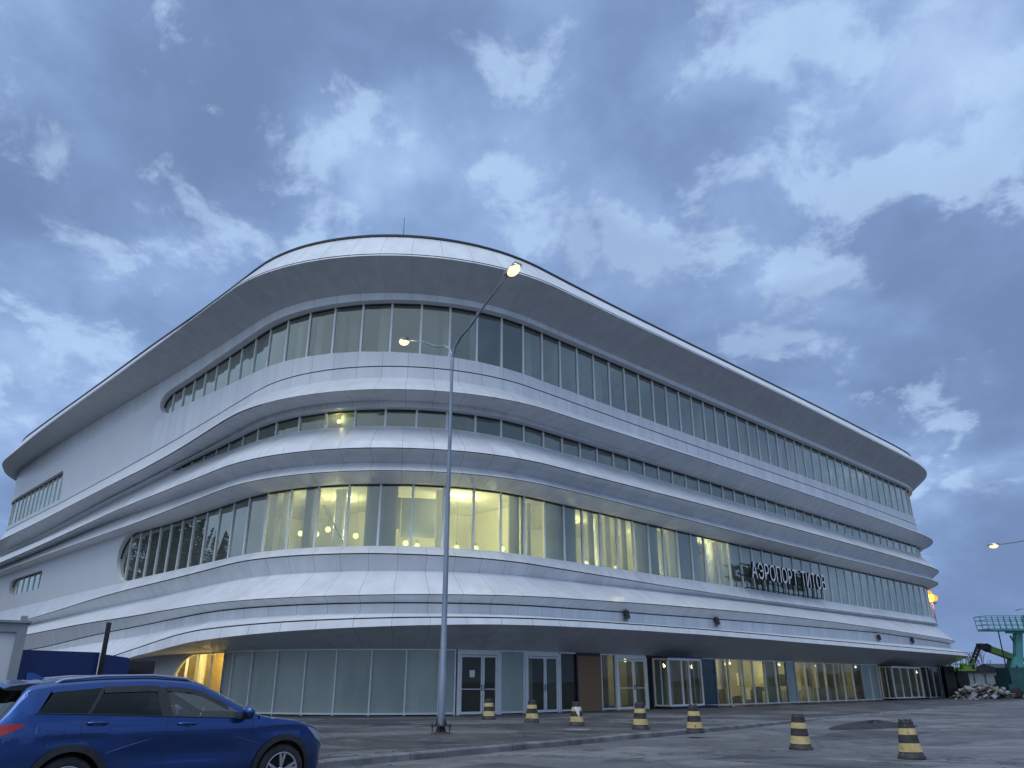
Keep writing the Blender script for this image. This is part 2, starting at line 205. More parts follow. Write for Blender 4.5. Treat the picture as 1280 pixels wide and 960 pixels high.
'E21':[-1.38,-1.23,-1.08,-0.94,-0.79,-0.64,-0.5,-0.35,-0.2,-0.06,0.09,0.24,0.38,0.53,0.68,0.83,0.97,1.12,1.27,1.42,1.57,1.72,1.86,2.01,2.16,2.31,2.46,2.61,2.76,2.91,3.07,3.23,3.39,3.5,3.6,3.68,3.75,3.8,3.84,3.87,3.9,3.91,3.93,3.93,3.94,3.94,3.93,3.93,3.92,3.9,3.89,3.88,3.87,3.86,3.85,3.84,3.83,3.82,3.82,3.81,3.8,3.79,3.78,3.77,3.76,3.75,3.73,3.72,3.71,3.7,3.69],
'E22':[2.26,2.26,2.26,2.26,2.26,2.26,2.26,2.26,2.26,2.26,2.26,2.26,2.26,2.26,2.27,2.27,2.27,2.27,2.27,2.27,2.27,2.28,2.28,2.29,2.3,2.32,2.34,2.37,2.42,2.49,2.59,2.73,2.91,3.06,3.2,3.31,3.41,3.49,3.56,3.62,3.66,3.7,3.73,3.74,3.76,3.76,3.77,3.77,3.76,3.76,3.75,3.75,3.75,3.75,3.74,3.74,3.74,3.74,3.73,3.73,3.73,3.73,3.73,3.73,3.73,3.73,3.73,3.72,3.72,3.72,3.72],
'G1':[2.61,2.61,2.61,2.61,2.61,2.61,2.61,2.61,2.61,2.61,2.61,2.61,2.61,2.61,2.61,2.61,2.61,2.61,2.61,2.61,2.61,2.61,2.61,2.61,2.61,2.61,2.61,2.61,2.61,2.61,2.61,2.61,2.62,2.62,2.62,2.62,2.62,2.63,2.63,2.63,2.63,2.63,2.63,2.62,2.62,2.61,2.61,2.6,2.6,2.59,2.59,2.58,2.58,2.57,2.57,2.57,2.57,2.57,2.57,2.57,2.56,2.56,2.56,2.56,2.56,2.56,2.56,2.56,2.56,2.56,2.56],
}
# ------------------------------------------------------------------ camera
CAMZ=1.30; F=960.0; PITCH=math.atan((852.6-480)/F)
cam=bpy.data.cameras.new('camera'); cam.sensor_width=36; cam.lens=F/1280*36; cam.clip_end=6000; cam.clip_start=.05
co=bpy.data.objects.new('camera',cam); COL.objects.link(co); co.location=(0,0,CAMZ); co.rotation_euler=(math.pi/2+PITCH,0,0); SC.camera=co
def ray(x,y):
    dx=(x-640)/F; dy=(480-y)/F
    return Vector((dx, math.cos(PITCH)-dy*math.sin(PITCH), math.sin(PITCH)+dy*math.cos(PITCH)))
def at(x,y,Y):
    d=ray(x,y); return Vector((0,0,CAMZ))+d*(Y/d.y)
def onz(x,y,z):
    d=ray(x,y); return Vector((0,0,CAMZ))+d*((z-CAMZ)/d.z)

# ------------------------------------------------------------------ plan of the terminal
aR,aL=R_(-44.07),R_(45.56); dR,dL,RC=26.124,16.815,9.842
nR=Vector((math.sin(aR),math.cos(aR))); nL=Vector((math.sin(aL),math.cos(aL)))
def _solve(a,b,c,d,e,f):
    D=a*d-b*c; return Vector(((e*d-b*f)/D,(a*f-e*c)/D))
CC=_solve(nR.x,nR.y,nL.x,nL.y,dR+RC,dL+RC)
TR=CC-RC*nR; TL=CC-RC*nL
tR=Vector((math.cos(aR),-math.sin(aR))); tL=Vector((-math.cos(aL),math.sin(aL)))
ARC=RC*(aL-aR); LR,LL,RE=51.5,48.7,8.5
CR=TR+tR*LR+nR*RE; CL=TL+tL*LL+nL*RE
AE=math.pi/2; ARE=RE*AE
SMAX=LR+ARE+22; SMIN=-(ARC+LL+ARE+22)
def frame(s):
    """plan point, outward normal and tangent (towards +s) at arc length s"""
    if s>=0:
        if s<=LR: return TR+tR*s, -nR, tR
        th=(s-LR)/RE
        if th<=AE: 
            n=(-nR)*math.cos(th)+tR*math.sin(th); t=tR*math.cos(th)+nR*math.sin(th); return CR+n*RE,n,t
        return CR+tR*RE+nR*(s-LR-ARE), tR, nR
    if s>=-ARC:
        a=aR-s/RC; n=-Vector((math.sin(a),math.cos(a))); return CC+n*RC, n, Vector((-n.y,n.x))*-1 if False else Vector((math.cos(a),-math.sin(a)))
    q=-s-ARC
    if q<=LL: return TL+tL*q, -nL, -tL
    th=(q-LL)/RE
    if th<=AE:
        n=(-nL)*math.cos(th)+tL*math.sin(th); t=-(tL*math.cos(th)+nL*math.sin(th)); return CL+n*RE,n,t
    return CL+tL*RE+nL*(q-LL-ARE), tL, -nL
def P(s,o,z):
    p,n,t=frame(s); return Vector((p.x+n.x*o,p.y+n.y*o,z))
def interp(tab,s):
    u=min(max((s+78)/2,0),len(tab)-1.0001); i=int(u); f=u-i; return tab[i]*(1-f)+tab[i+1]*f
def ss(a,b,x):
    t=min(max((x-a)/(b-a),0),1); return t*t*(3-2*t)
OFF=dict(E1=(1.0,1.0),E2=(2.4,2.4),E3=(2.45,2.45),E4=(.45,.45),E6=(.15,.15),E7=(.18,.15),E8=(1.65,1.5),E9=(.35,.3),E11=(1.4,1.1),E12=(1.65,1.4),E13=(.75,.5),E14=(1.35,1.1),E16=(.5,.6),E17=(.1,.0),E18=(1.9,1.3),E19=(1.35,.95),E20=(1.35,.95),E21=(2.4,1.9),E22=(2.5,2.))
def rings(s):
    z={k:interp(v,s) for k,v in TAB.items()}
    k=ss(-29,-34,s); z['S3']=z['S3']*(1-k)+(z['E6']+.35)*k
    z['HM']=min(z['HM'],z['E9']-.12); z['SM']=min(z['SM'],z['HM']-.12)
    z['E11']=min(z['E11'],z['SM']-.1); z['E7']=max(min(z['E7'],z['E6']-.1),z['E8']+.2)
    z['H2']=min(z['H2'],z['E14']-.12)
    z['E17']=min(z['E17'],z['E16']-.12); z['E18']=min(z['E18'],z['E17']-.2)
    z['E19']=min(z['E19'],z['E18']-.22); z['E20']=min(z['E20'],z['E19']-.2); z['E21']=min(z['E21'],z['E20']-.08)
    z['E22']=min(z['E22'],z['E21']-.3 if s>-14 else z['E21']-.42)
    mfac=1-.26*ss(48,56,s); mcan=1-.08*ss(48,56,s)
    lf=1-.85*ss(-(ARC+LL)+4,-(ARC+LL+5),s); mfac*=lf; mcan*=lf
    r={}
    for kk,(a,b) in OFF.items():
        if kk=='E3': continue
        t=ss(-28,-15,s); r[kk]=((b+(a-b)*t)*(mcan if kk in ('E21','E22') else mfac),z[kk])
    r['E3']=(r['E2'][0]+.04,r['E2'][1]-.13)
    r['T3']=(.45*mfac,z['E5']); r['B3']=(.12,z['S3']); r['TM']=(.42*mfac,z['HM']+.03); r['BM']=(.08,z['SM'])
    r['T2']=(.34*mfac,z['H2']+.02); r['B2']=(.1,z['S2']); r['TG']=(.1,z['G1']); r['BG']=(.1,0.)
    for kk in ('E20','E21','E22','E19'): r[kk]=(r[kk][0],max(r[kk][1],-.05))
    r['G0']=(.1,z['G1'])
    return r
def srange(a,b):
    out=[a]; s=a
    while s<b-1e-6:
        st=.55 if (-ARC-.1<=s<=0 or s>LR-2 or s<-(ARC+LL)+2) else 1.1
        s=min(s+st,b); out.append(s)
    return out
SALL=[SMIN,SMIN+10]+srange(SMIN+20,SMAX-20)+[SMAX-10,SMAX]
RC_={}
def rg(s):
    k=round(s,4)
    if k not in RC_: RC_[k]=rings(s)
    return RC_[k]
def U(s): return (max(s,-30.5)+5.36)/1.22 if s>-30.5 else -20.5
def strip(mb,a,b,mi=0,sl=None,row=0,inset=0):
    sl=sl or SALL
    for s0,s1 in zip(sl[:-1],sl[1:]):
        r0,r1=rg(s0),rg(s1)
        p=[P(s0,*r0[a]),P(s1,*r1[a]),P(s1,*r1[b]),P(s0,*r0[b])]
        if (p[0]-p[3]).length<.004 and (p[1]-p[2]).length<.004: continue
        mb.quad(p[::-1],mi,[(U(s0),row),(U(s1),row),(U(s1),row+.9),(U(s0),row+.9)][::-1],True)
def groove(mb,a,b,h=.055,d=.05):
    """a dark open joint along ring a, and the panel below it starts under the joint: returns the name of the new ring"""
    nm=a+'g'
    for s in SALL:
        r=rg(s); o,z=r[a]; o2,z2=r[b]; L=math.hypot(o2-o,z2-z) or 1; k=min(1,h/L); r[nm]=(o+(o2-o)*k,z+(z2-z)*k); r[nm+'i']=(o-d,z); r[nm+'j']=(o+(o2-o)*k-d,z+(z2-z)*k)
    strip(mb,a,nm+'i',1); strip(mb,nm+'i',nm+'j',1); strip(mb,nm+'j',nm,1)
    return nm
def chain(name,seq,parent,grooves=(),mat='clad'):
    mb=MB(); prev=seq[0]
    for i in range(1,len(seq)):
        a=seq[i-1]; st=a
        if a in grooves: st=groove(mb,a,seq[i])
        strip(mb,st,seq[i],0,row=i*3)
    return mb.build(name,[M[mat],M['gap']],parent)

term=thing('airport_terminal','large white airport terminal with wavy horizontal bands, ribbon windows and an overhanging roof','building')
chain('roof_fascia',['E1','E2','E3'],term,('E2',))
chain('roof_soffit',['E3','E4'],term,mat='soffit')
chain('cladding_band',['E4','T3'],term)
chain('cladding_band',['B3','E6','E7','E8','E9','TM'],term,('E6','E8'))
chain('cladding_band',['BM','E11','E12','E13','E14','T2'],term,('E12','E14'))
chain('cladding_band',['B2','E16','E17','E18','E19','E20','E21','E22'],term,('E16','E18','E19','E21'))
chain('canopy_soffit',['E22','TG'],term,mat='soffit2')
# roof: parapet cap, roof sheet and the back wall
mb=MB(); 
for s0,s1 in zip(SALL[:-1],SALL[1:]):
    a0,z0=rg(s0)['E1']; a1,z1=rg(s1)['E1']
    mb.quad([P(s0,a0+.1,z0+.06),P(s1,a1+.1,z1+.06),P(s1,a1+.1,z1-.05),P(s0,a0+.1,z0-.05)][::-1],1,smooth=True)
    mb.quad([P(s0,a0-.5,z0+.06),P(s1,a1-.5,z1+.06),P(s1,a1+.1,z1+.06),P(s0,a0+.1,z0+.06)][::-1],1,smooth=True)
    mb.quad([P(s0,a0+.1,z0-.05),P(s1,a1+.1,z1-.05),P(s1,a1-.03,z1-.05),P(s0,a0-.03,z0-.05)][::-1],1,smooth=True)
    mb.quad([P(s0,a0-.5,z0-.4),P(s1,a1-.5,z1-.4),P(s1,a1-.5,z1+.05),P(s0,a0-.5,z0+.05)],1,smooth=True)
mb.quad([P(s,rg(s)['E1'][0]-.5,rg(0)['E1'][1]-.3) for s in SALL],0)
pa,pb=P(SMIN,0,0),P(SMAX,0,0); 
mb.build('roof',[M['slab'],M['gap']],term)
mb=MB(); mb.quad([pa,pb,pb+Vector((0,0,22)),pa+Vector((0,0,22))]); mb.build('rear_wall',M['wall'],term)

# mullion lines
MUL=[-0.34+1.4245*k for k in range(0,46)]+[-1.76,-3.18,-4.61,-6.05,-7.51,-8.97,-10.47,-11.96,-13.5,-15.05,-16.65,-18.25,-19.75,-21.35,-22.9,-24.45,-26.0,-27.55,-29.1,-30.65]
MUL=sorted(MUL)
def hole(s0,s1,T,B,rx=(1.8,.5),zt=None,zb=None,ry=None,bottom_round=True):
    """opening between s0 and s1: returns f(s)->(zl,zu) with rounded ends"""
    def f(s):
        r=rg(s); zu=r[T][1] if zt is None else zt; zl=r[B][1] if zb is None else zb
        zm=(zu+zl)/2; k=1.
        if s<s0+rx[0]: k=math.sqrt(max(0,1-((s0+rx[0]-s)/rx[0])**2))
        if s>s1-rx[1]: k=min(k,math.sqrt(max(0,1-((s-s1+rx[1])/rx[1])**2)))
        h=(zu-zl)/2
        if ry is not None:
            c=min(ry,h); kk=h-c+c*k if k>0 else 0; up=kk; dn=kk
        else: up=h*k; dn=h*k
        return (zm-(dn if bottom_round else h*(1 if k>0 else 0)),zm+up)
    f.s0,f.s1,f.rx=s0,s1,rx
    return f
def wallband(T,B,holes,name='facade_wall'):
    sl=set(round(x,4) for x in SALL)
    for h in holes:
        for i in range(13):
            t=1-math.cos(math.pi/2*i/12)
            sl.add(round(h.s0+h.rx[0]*t,4)); sl.add(round(h.s1-h.rx[1]*t,4))
    sl=sorted(sl); mb=MB()
    def pt(s,z):
        r=rg(s); (ot,zt),(ob,zb)=r[T],r[B]; k=0 if zt-zb<1e-4 else (z-zb)/(zt-zb); return P(s,ob+(ot-ob)*k,z)
    for s0,s1 in zip(sl[:-1],sl[1:]):
        h=next((h for h in holes if s0>=h.s0-1e-3 and s1<=h.s1+1e-3),None)
        T0,T1,B0,B1=rg(s0)[T][1],rg(s1)[T][1],rg(s0)[B][1],rg(s1)[B][1]
        if h is None:
            mb.quad([pt(s0,B0),pt(s1,B1),pt(s1,T1),pt(s0,T0)],0,smooth=True)
        else:
            (l0,u0),(l1,u1)=h(s0),h(s1)
            if T0-u0>.003 or T1-u1>.003: mb.quad([pt(s0,u0),pt(s1,u1),pt(s1,T1),pt(s0,T0)],0,smooth=True)
            if l0-B0>.003 or l1-B1>.003: mb.quad([pt(s0,B0),pt(s1,B1),pt(s1,l1),pt(s0,l0)],0,smooth=True)
            mb.quad([pt(s0,u0),P(s0,-.06,u0),P(s1,-.06,u1),pt(s1,u1)],0,smooth=True)
            mb.quad([pt(s0,l0),pt(s1,l1),P(s1,-.06,l1),P(s0,-.06,l0)],0,smooth=True)
    if mb.f: mb.build(name,M['wall'],term)
def mullion(mb,s,zl,zu,w=.1,o0=-.08,o1=.045,mi=0):
    if zu-zl<.05: return
    p,n,t=frame(s); a=Vector((p.x,p.y,0)); n3=Vector((n.x,n.y,0)); t3=Vector((t.x,t.y,0))
    c=[]
    for z in (zl,zu):
        for o,d in ((o0,-w/2),(o0,w/2),(o1,w/2),(o1,-w/2)): q=a+n3*o+t3*d; c.append(Vector((q.x,q.y,z)))
    for q in ((0,1,2,3),(7,6,5,4),(0,4,5,1),(1,5,6,2),(2,6,7,3),(3,7,4,0)): mb.quad([c[i] for i in q],mi)
def rail(mb,sa,sb,zf,h=.06,o0=-.08,o1=.045,mi=0,n=1):
    for i in range(n):
        a=sa+(sb-sa)*i/n; b=sa+(sb-sa)*(i+1)/n; za,zb=zf(a),zf(b)
        c=[P(a,o0,za),P(b,o0,zb),P(b,o1,zb),P(a,o1,za),P(a,o0,za+h),P(b,o0,zb+h),P(b,o1,zb+h),P(a,o1,za+h)]
        for q in ((3,2,1,0),(4,5,6,7),(3,7,6,2),(0,1,5,4)): mb.quad([c[i] for i in q],mi)
def pane(h,a,b,mat,parent,name='window_pane',jit=.011,o=-.02):
    rounded = a<h.s0+h.rx[0] or b>h.s1-h.rx[1]
    n=8 if rounded else 1; mb=MB(); js=[random.uniform(-jit,jit) for _ in range(4)]
    pa,pb=P(a,o,0),P(b,o,0)
    up=[];lo=[]
    for i in range(n+1):
        s=a+(b-a)*i/n; zl,zu=h(s); f=i/n; q=pa.lerp(pb,f); _,nn,_=frame((a+b)/2)
        jl=js[0]*(1-f)+js[1]*f; ju=js[2]*(1-f)+js[3]*f
        lo.append(Vector((q.x+nn.x*jl,q.y+nn.y*jl,zl))); up.append(Vector((q.x+nn.x*ju,q.y+nn.y*ju,zu)))
    for i in range(n): mb.quad([lo[i],lo[i+1],up[i+1],up[i]])
    return mb.build(name,mat,parent)
def ribbon(h,parent,mat,muls=None,rails=True):
    fr=MB(); ms=[m for m in (muls or MUL) if h.s0+.3<m<h.s1-.3]; ed=[h.s0+.01]+ms+[h.s1-.01]
    for m in ms:
        zl,zu=h(m); mullion(fr,m,zl,zu)
    for a,b in zip(ed[:-1],ed[1:]):
        n=8 if (a<h.s0+h.rx[0] or b>h.s1-h.rx[1]) else 1
        rail(fr,a,b,lambda s:h(s)[0]+.0,.05,n=n); rail(fr,a,b,lambda s:h(s)[1]-.07,.07,n=n,mi=1)
        pane(h,a,b,mat,parent)
    fr.build('window_frame',[M['alu'],M['gap']],parent)

h3=hole(-28.95,59.5,'T3','B3',(1.7,.5)); hul=hole(-(ARC+LL+5.2),-48.4,'T3','B3',(.7,.35),zt=17.35,zb=14.98,ry=.35)
hm=hole(-25.3,59.5,'TM','BM',(1.0,.3)); h2=hole(-32.0,59.5,'T2','B2',(2.2,.5)); hll=hole(-57.8,-48.3,'T2','B2',(1.0,.5),zt=9.42,zb=8.02,ry=.6)
hg=hole(-20.9,59.5,'TG','BG',(2.3,.3),bottom_round=False)
for nm,(T,B,hs) in dict(a=('T3','B3',[hul,h3]),b=('TM','BM',[hm]),c=('T2','B2',[hll,h2])).items(): wallband(T,B,hs)
wallband('TG','BG',[hg],'facade_wall')
def sub(name,label=None):
    o=bpy.data.objects.new(name,None); COL.objects.link(o); o.parent=term
    if label: o['label']=label
    return o
for h,lab in ((h3,'tall unlit top floor ribbon window'),(hm,'shallow mezzanine ribbon window'),(h2,'tall first floor ribbon window lit yellow inside')):
    w=sub('ribbon_window',lab); ribbon(h,w,M['glass'])
step=lambda a,b,n:[a+(b-a)*i/n for i in range(1,n)]
w=sub('corner_window','window wrapping the far left corner'); ribbon(hul,w,M['glass'],step(hul.s0,hul.s1,16))
w=sub('small_window','small rounded window low on the left wall'); ribbon(hll,w,M['glass'],step(hll.s0,hll.s1,6))
# ------------------------------------------------------------------ ground floor
def fbox(mb,s0,s1,o0,o1,z0,z1,mi=0):
    c=[]
    for z in (z0,z1):
        for o in (o0,o1):
            for s in (s0,s1): c.append(P(s,o,z))
    for q in ((0,2,3,1),(4,5,7,6),(0,1,5,4),(2,6,7,3),(0,4,6,2),(1,3,7,5)): mb.quad([c[i] for i in q],mi)
sf=sub('shopfront','ground floor glazing with doors, frosted panels and lit bays')
fr=MB()
def gtop(s): return rg(s)['TG'][1]
def gpane(a,b,mat,name='window_pane',o=-.02,z0=.1,jit=.004,n=1):
    mb=MB()
    for i in range(n):
        s0=a+(b-a)*i/n; s1=a+(b-a)*(i+1)/n
        j=[random.uniform(-jit,jit) for _ in range(4)]
        mb.quad([P(s0,o+j[0],z0),P(s1,o+j[1],z0),P(s1,o+j[2],min(gtop(s1),hg(s1)[1])),P(s0,o+j[3],min(gtop(s0),hg(s0)[1]))])
    return mb.build(name,mat,sf)
def bays(ms,mat,sill=True,name='window_pane'):
    for a,b in zip(ms[:-1],ms[1:]):
        n=8 if a<-17.6 else 1
        gpane(a,b,mat,name,n=n)
        rail(fr,a,b,lambda s:.04,.07,-.06,.06,1,n=n); rail(fr,a,b,lambda s:min(gtop(s),hg(s)[1])-.06,.06,-.06,.04,0,n=n)
    for m in ms[0:]:
        mullion(fr,m,.0,min(gtop(m),hg(m)[1]),.065,-.08,.05,1 if m<15 else 0)
bays([-20.88,-19.75,-18.25,-16.9,-15.6],M['glass_gf'])
bays([-15.6,-14.75,-13.3,-11.8,-10.35,-8.95,-7.45,-6.0,-4.6,-3.9],M['film'],name='frosted_panel')
bays([-1.72,-.4],M['film'],name='frosted_panel')
bays([2.0,3.15],M['glass_gf']); bays([5.0,6.1],M['glass_gf'])
bays([13.8,15.4],M['film_dark'],name='dark_panel')
bays([15.4,16.8,18.2,19.6,21.05,22.45,23.86],M['glass_gf'])
bays([23.86,25.06],M['film'],name='frosted_panel')
bays([25.06,26.5,27.95,29.4,30.85,32.3,33.9,35.5],M['glass_gf'])
bays([35.5,37.0,38.5],M['film'],name='frosted_panel')
bays([46.0,47.5,48.9,50.3,51.7,53.1,54.6,56.2,58.0],M['glass_gf'])
mb=MB(); fbox(mb,3.2,5.0,-.05,.03,.0,gtop(4)-.15); fbox(mb,3.2,5.0,-.05,.0,gtop(4)-.15,gtop(4),1); mb.build('chipboard_sheet',[M['osb'],M['gap']],sf,label='brown chipboard sheet closing one bay')
for a,b in ((8.75,9.1),(3.1,3.2),(45.6,46.)):
    mb=MB(); fbox(mb,a,b,-.15,.08,0,gtop(a)); mb.build('dark_post',M['dark'],sf)
fr.build('window_frame',[M['alu'],M['alu_white']],sf)
def door(s0,s1,split,lab,mat_f,glassmat,paper=False,bar=True):
    d=sub('double_door',lab); zt=gtop((s0+s1)/2)-.12; o0,o1=-.05,.07
    mb=MB(); w=.12
    for a,b in ((s0,s0+w),(s1-w,s1)): fbox(mb,a,b,o0,o1,0,zt)
    fbox(mb,s0+w,s1-w,o0,o1,zt-.1,zt); fbox(mb,s0,s1,o0,.03,zt,gtop(s0)); mb.build('door_frame',mat_f,d)
    for a,b in ((s0+w+.01,split-.01),(split+.01,s1-w-.01)):
        lf=MB(); f=.075
        for x0,x1,z0,z1 in ((a,a+f,.03,zt-.12),(b-f,b,.03,zt-.12),(a+f,b-f,.03,.13),(a+f,b-f,zt-.2,zt-.12)): fbox(lf,x0,x1,o0+.02,o1-.02,z0,z1)
        if bar: fbox(lf,a+f,b-f,o0+.03,o1-.05,1.0,1.035)
        lf.build('door_leaf',mat_f,d)
        g=MB(); g.quad([P(a+f,0,.13),P(b-f,0,.13),P(b-f,0,zt-.2),P(a+f,0,zt-.2)]); g.build('door_glass',glassmat,d)
    hd=MB(); hd.bar(P(split-.07,o1+.02,.95),P(split-.07,o1+.02,1.2),.03); hd.bar(P(split+.07,o1+.02,.95),P(split+.07,o1+.02,1.2),.03); hd.build('door_handle',M['dark'],d)
    if paper:
        p=MB(); pc=(s0+split)/2; fbox(p,pc-.02,pc+.22,.012,.016,1.5,1.78); p.build('paper_notice',M['paper'],d)
door(-3.8,-1.78,-2.62,'white framed double door with a paper notice on the left leaf',M['alu_white'],M['glass_gf'],True)
door(-.35,1.92,.95,'white framed double door between a frosted panel and a dark pane',M['alu_white'],M['glass_gf'],bar=False)
door(6.15,8.72,7.6,'double door right of the chipboard sheet',M['alu'],M['glass_gf'])
def vestibule(s0,s1,s2,lab):
    """projecting glazed porch with sliding doors: front s0..s1, its right cheek seen as s1..s2"""
    d=sub('entrance_porch',lab); o=.95; zt=gtop(s0)-.12
    mb=MB(); w=.09
    ms=[s0,(s0+s1)/2-.35,(s0+s1)/2+.35,s1] if s1-s0<5 else [s0,s0+1.6,s0+3.2,s0+4.7,s1]
    for m in ms: fbox(mb,m-w/2,m+w/2,o-.05,o+.05,.12,zt)
    for m in (s0,s1): fbox(mb,m-w/2,m+w/2,0,.08,.12,zt); fbox(mb,m-w/2,m+w/2,.08,o,.12,.2); fbox(mb,m-w/2,m+w/2,.08,o,zt-.1,zt); fbox(mb,m-.03,m+.03,.45,.52,.2,zt-.1)
    fbox(mb,s0,s1,o-.04,o+.06,.12,.21); fbox(mb,s0,s1,o-.04,o+.06,zt-.12,zt)
    mb.build('porch_frame',M['alu_white'],d)
    st=MB(); fbox(st,s0-.15,s2,0.08,o+.15,-.02,.115); fbox(st,s0-.12,s1+.1,.1,o+.1,zt+.005,zt+.06); st.build('porch_plinth',M['dark'],d)
    for a,b in zip(ms[:-1],ms[1:]):
        g=MB(); g.quad([P(a,o,.2),P(b,o,.2),P(b,o,zt-.1),P(a,o,zt-.1)]); g.build('porch_glass',M['glass_gf'],d)
    for m in (s0,s1):
        g=MB(); g.quad([P(m,.08,.2),P(m,o,.2),P(m,o,zt-.1),P(m,.08,zt-.1)]); g.build('porch_glass',M['glass_gf'],d)
vestibule(9.35,12.4,13.6,'glazed entrance porch projecting beside the dark teal panel')
vestibule(38.9,44.6,45.6,'glazed entrance porch near the far right corner')

# ------------------------------------------------------------------ inside
def innerloop(o): return [s for s in SALL if SMIN+19<s<SMAX-19], o
def slab(z0,z1,mat,o=-.3):
    mb=MB(); sl=[s for s in SALL if SMIN+5<s<SMAX-5]
    t=[P(s,o,z1) for s in sl]; b=[P(s,o,z0) for s in sl]
    mb.quad(t[::-1] if False else t); mb.quad(b[::-1])
    for i in range(len(sl)-1): mb.quad([b[i],b[i+1],t[i+1],t[i]],smooth=True)
    mb.build('floor_slab',mat,term)
for z0,z1 in ((2.92,3.2),(6.15,6.45),(9.86,10.15),(11.75,12.0),(13.5,13.75),(15.5,15.85),(19.15,19.4)): slab(z0,z1,M['slab'])
mb=MB(); sl=[s for s in SALL if SMIN+5<s<SMAX-5]
for a,b in zip(sl[:-1],sl[1:]): mb.quad([P(a,-6.2,0),P(b,-6.2,0),P(b,-6.2,19.2),P(a,-6.2,19.2)],smooth=True)
mb.build('interior_wall',M['intwall'],term)
mb=MB()
for a,b in zip(sl[:-1],sl[1:]):
    if -19<a<22: mb.quad([P(a,-6.1,6.45),P(b,-6.1,6.45),P(b,-6.1,9.86),P(a,-6.1,9.86)],smooth=True)
for s in (-19,-7.5,1.2,12,22): fbox(mb,s-.06,s+.06,-6.1,-1.6,6.45,9.86)
mb.quad([P(s,-.4,9.84) for s in sl if -19<s<22]+[P(s,-6.1,9.84) for s in sl if -19<s<22][::-1])
mb.build('plasterboard_lining',M['drywall'],term)
# structural columns standing behind the glass
mb=MB()
cs=[-46.,-40.,-34.]+[-27.2+5.7*k for k in range(0,15)]
for i,s in enumerate(cs):
    c=MB(); p=P(s,-1.5,0); c.lathe([(.27,6.45),(.27,9.85)],14,0,Matrix.Translation(p)); c.lathe([(.27,12.),(.27,13.5)],14,0,Matrix.Translation(p)); c.lathe([(.27,15.85),(.27,19.15)],14,0,Matrix.Translation(p)); c.lathe([(.27,.0),(.27,2.92)],14,0,Matrix.Translation(p))
    c.build('column',M['colm'],term)
# boards and partitions behind the panes (s0,s1,level,depth,material)
def board(s0,s1,z0,z1,o,mat,name='partition_board'):
    mb=MB(); n=max(1,int((s1-s0)/1.2))
    for i in range(n): fbox(mb,s0+(s1-s0)*i/n,s0+(s1-s0)*(i+1)/n,o-.08,o,z0,z1)
    mb.build(name,mat,term)
z0,z1=6.46,9.85
for a,b,m in ((-31,-13.4,'board_dark'),(-12.9,-12.5,'board'),(-11.45,-10.75,'board'),(-8.25,-7.4,'board'),(-7.4,-6.75,'board_dark'),(-.95,-.3,'board'),(-.1,.05,'board_dark'),(1.6,2.35,'board'),(2.35,3.85,'board'),(4.9,5.3,'board_dark'),(6.35,6.7,'board_dark'),(7.75,8.1,'board_dark'),(8.95,11.05,'board'),(12.1,15.25,'board'),(18.1,23.,'board'),(23.2,60,'board')):
    board(a,b,z0,z1,-.38,M[m])
# thinner greenish dust sheets deeper in
for a,b in ((15.3,16.6),(16.8,18.0)): board(a,b,z0,z1,-2.2,M['board'])
for a,b,zz in ((-8.4,-6.8,8.3),(-6.7,-4.1,7.9)): board(a,b,zz if a<-8 else zz,z1,-3.2,M['board_dark'])
# top floor: pale wall stubs and dark rooms behind
z0,z1=15.86,19.14
for a,b,m,o in ((-28,-18.0,'board',-.35),(-16.6,-15.5,'board',-.4),(-13.3,-12.9,'colm',-.5),(-12.0,-11.6,'colm',-.6),(-10.4,-10.1,'board',-.4),(-8.3,-7.8,'colm',-.8),(-6.0,-5.1,'board',-.5),(-3.3,-2.9,'colm',-.6),(-1.7,-1.3,'board',-.4),(.6,1.0,'colm',-.7),(2.5,3.1,'board',-.5),(4.0,4.7,'board',-.5),(6.4,7.2,'colm',-.9),(10.,11.2,'board',-.5),(14,15.1,'colm',-.8),(19,20.2,'board',-.5),(24.4,26,'board',-.5),(30,31.4,'board',-.5),(36,38.5,'board',-.5),(42,45,'board',-.6)):
    board(a,b,z0,z1,o,M[m])
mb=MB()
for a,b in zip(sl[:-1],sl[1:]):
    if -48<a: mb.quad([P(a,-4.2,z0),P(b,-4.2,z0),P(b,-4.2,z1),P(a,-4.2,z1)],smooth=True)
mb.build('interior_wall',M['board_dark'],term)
z0,z1=12.01,13.5
for a,b,m,o in ((-25,-14.9,'board',-.4),(-13.4,-12.6,'board',-.5),(-9.9,-7.6,'board',-.5),(-3.4,-2.9,'board',-.5),(4,60,'board',-1.0)):
    board(a,b,z0,z1,o,M[m])
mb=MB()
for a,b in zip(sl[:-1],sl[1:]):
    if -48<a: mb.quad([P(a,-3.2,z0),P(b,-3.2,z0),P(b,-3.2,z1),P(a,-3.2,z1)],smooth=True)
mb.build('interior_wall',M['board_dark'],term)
# far left rooms: pale sheets added behind the panes to imitate their bright reflection
mb=MB(); 
for h,zz0,zz1 in ((hul,14.5,17.6),(hll,7.6,9.6)):
    q=srange(h.s0+.2,h.s1+1)
    for a,b in zip(q[:-1],q[1:]): mb.quad([P(a,-.45,zz0),P(b,-.45,zz0),P(b,-.45,zz1),P(a,-.45,zz1)],smooth=True)
mb.build('reflection_sheet',M['intwall'],term)
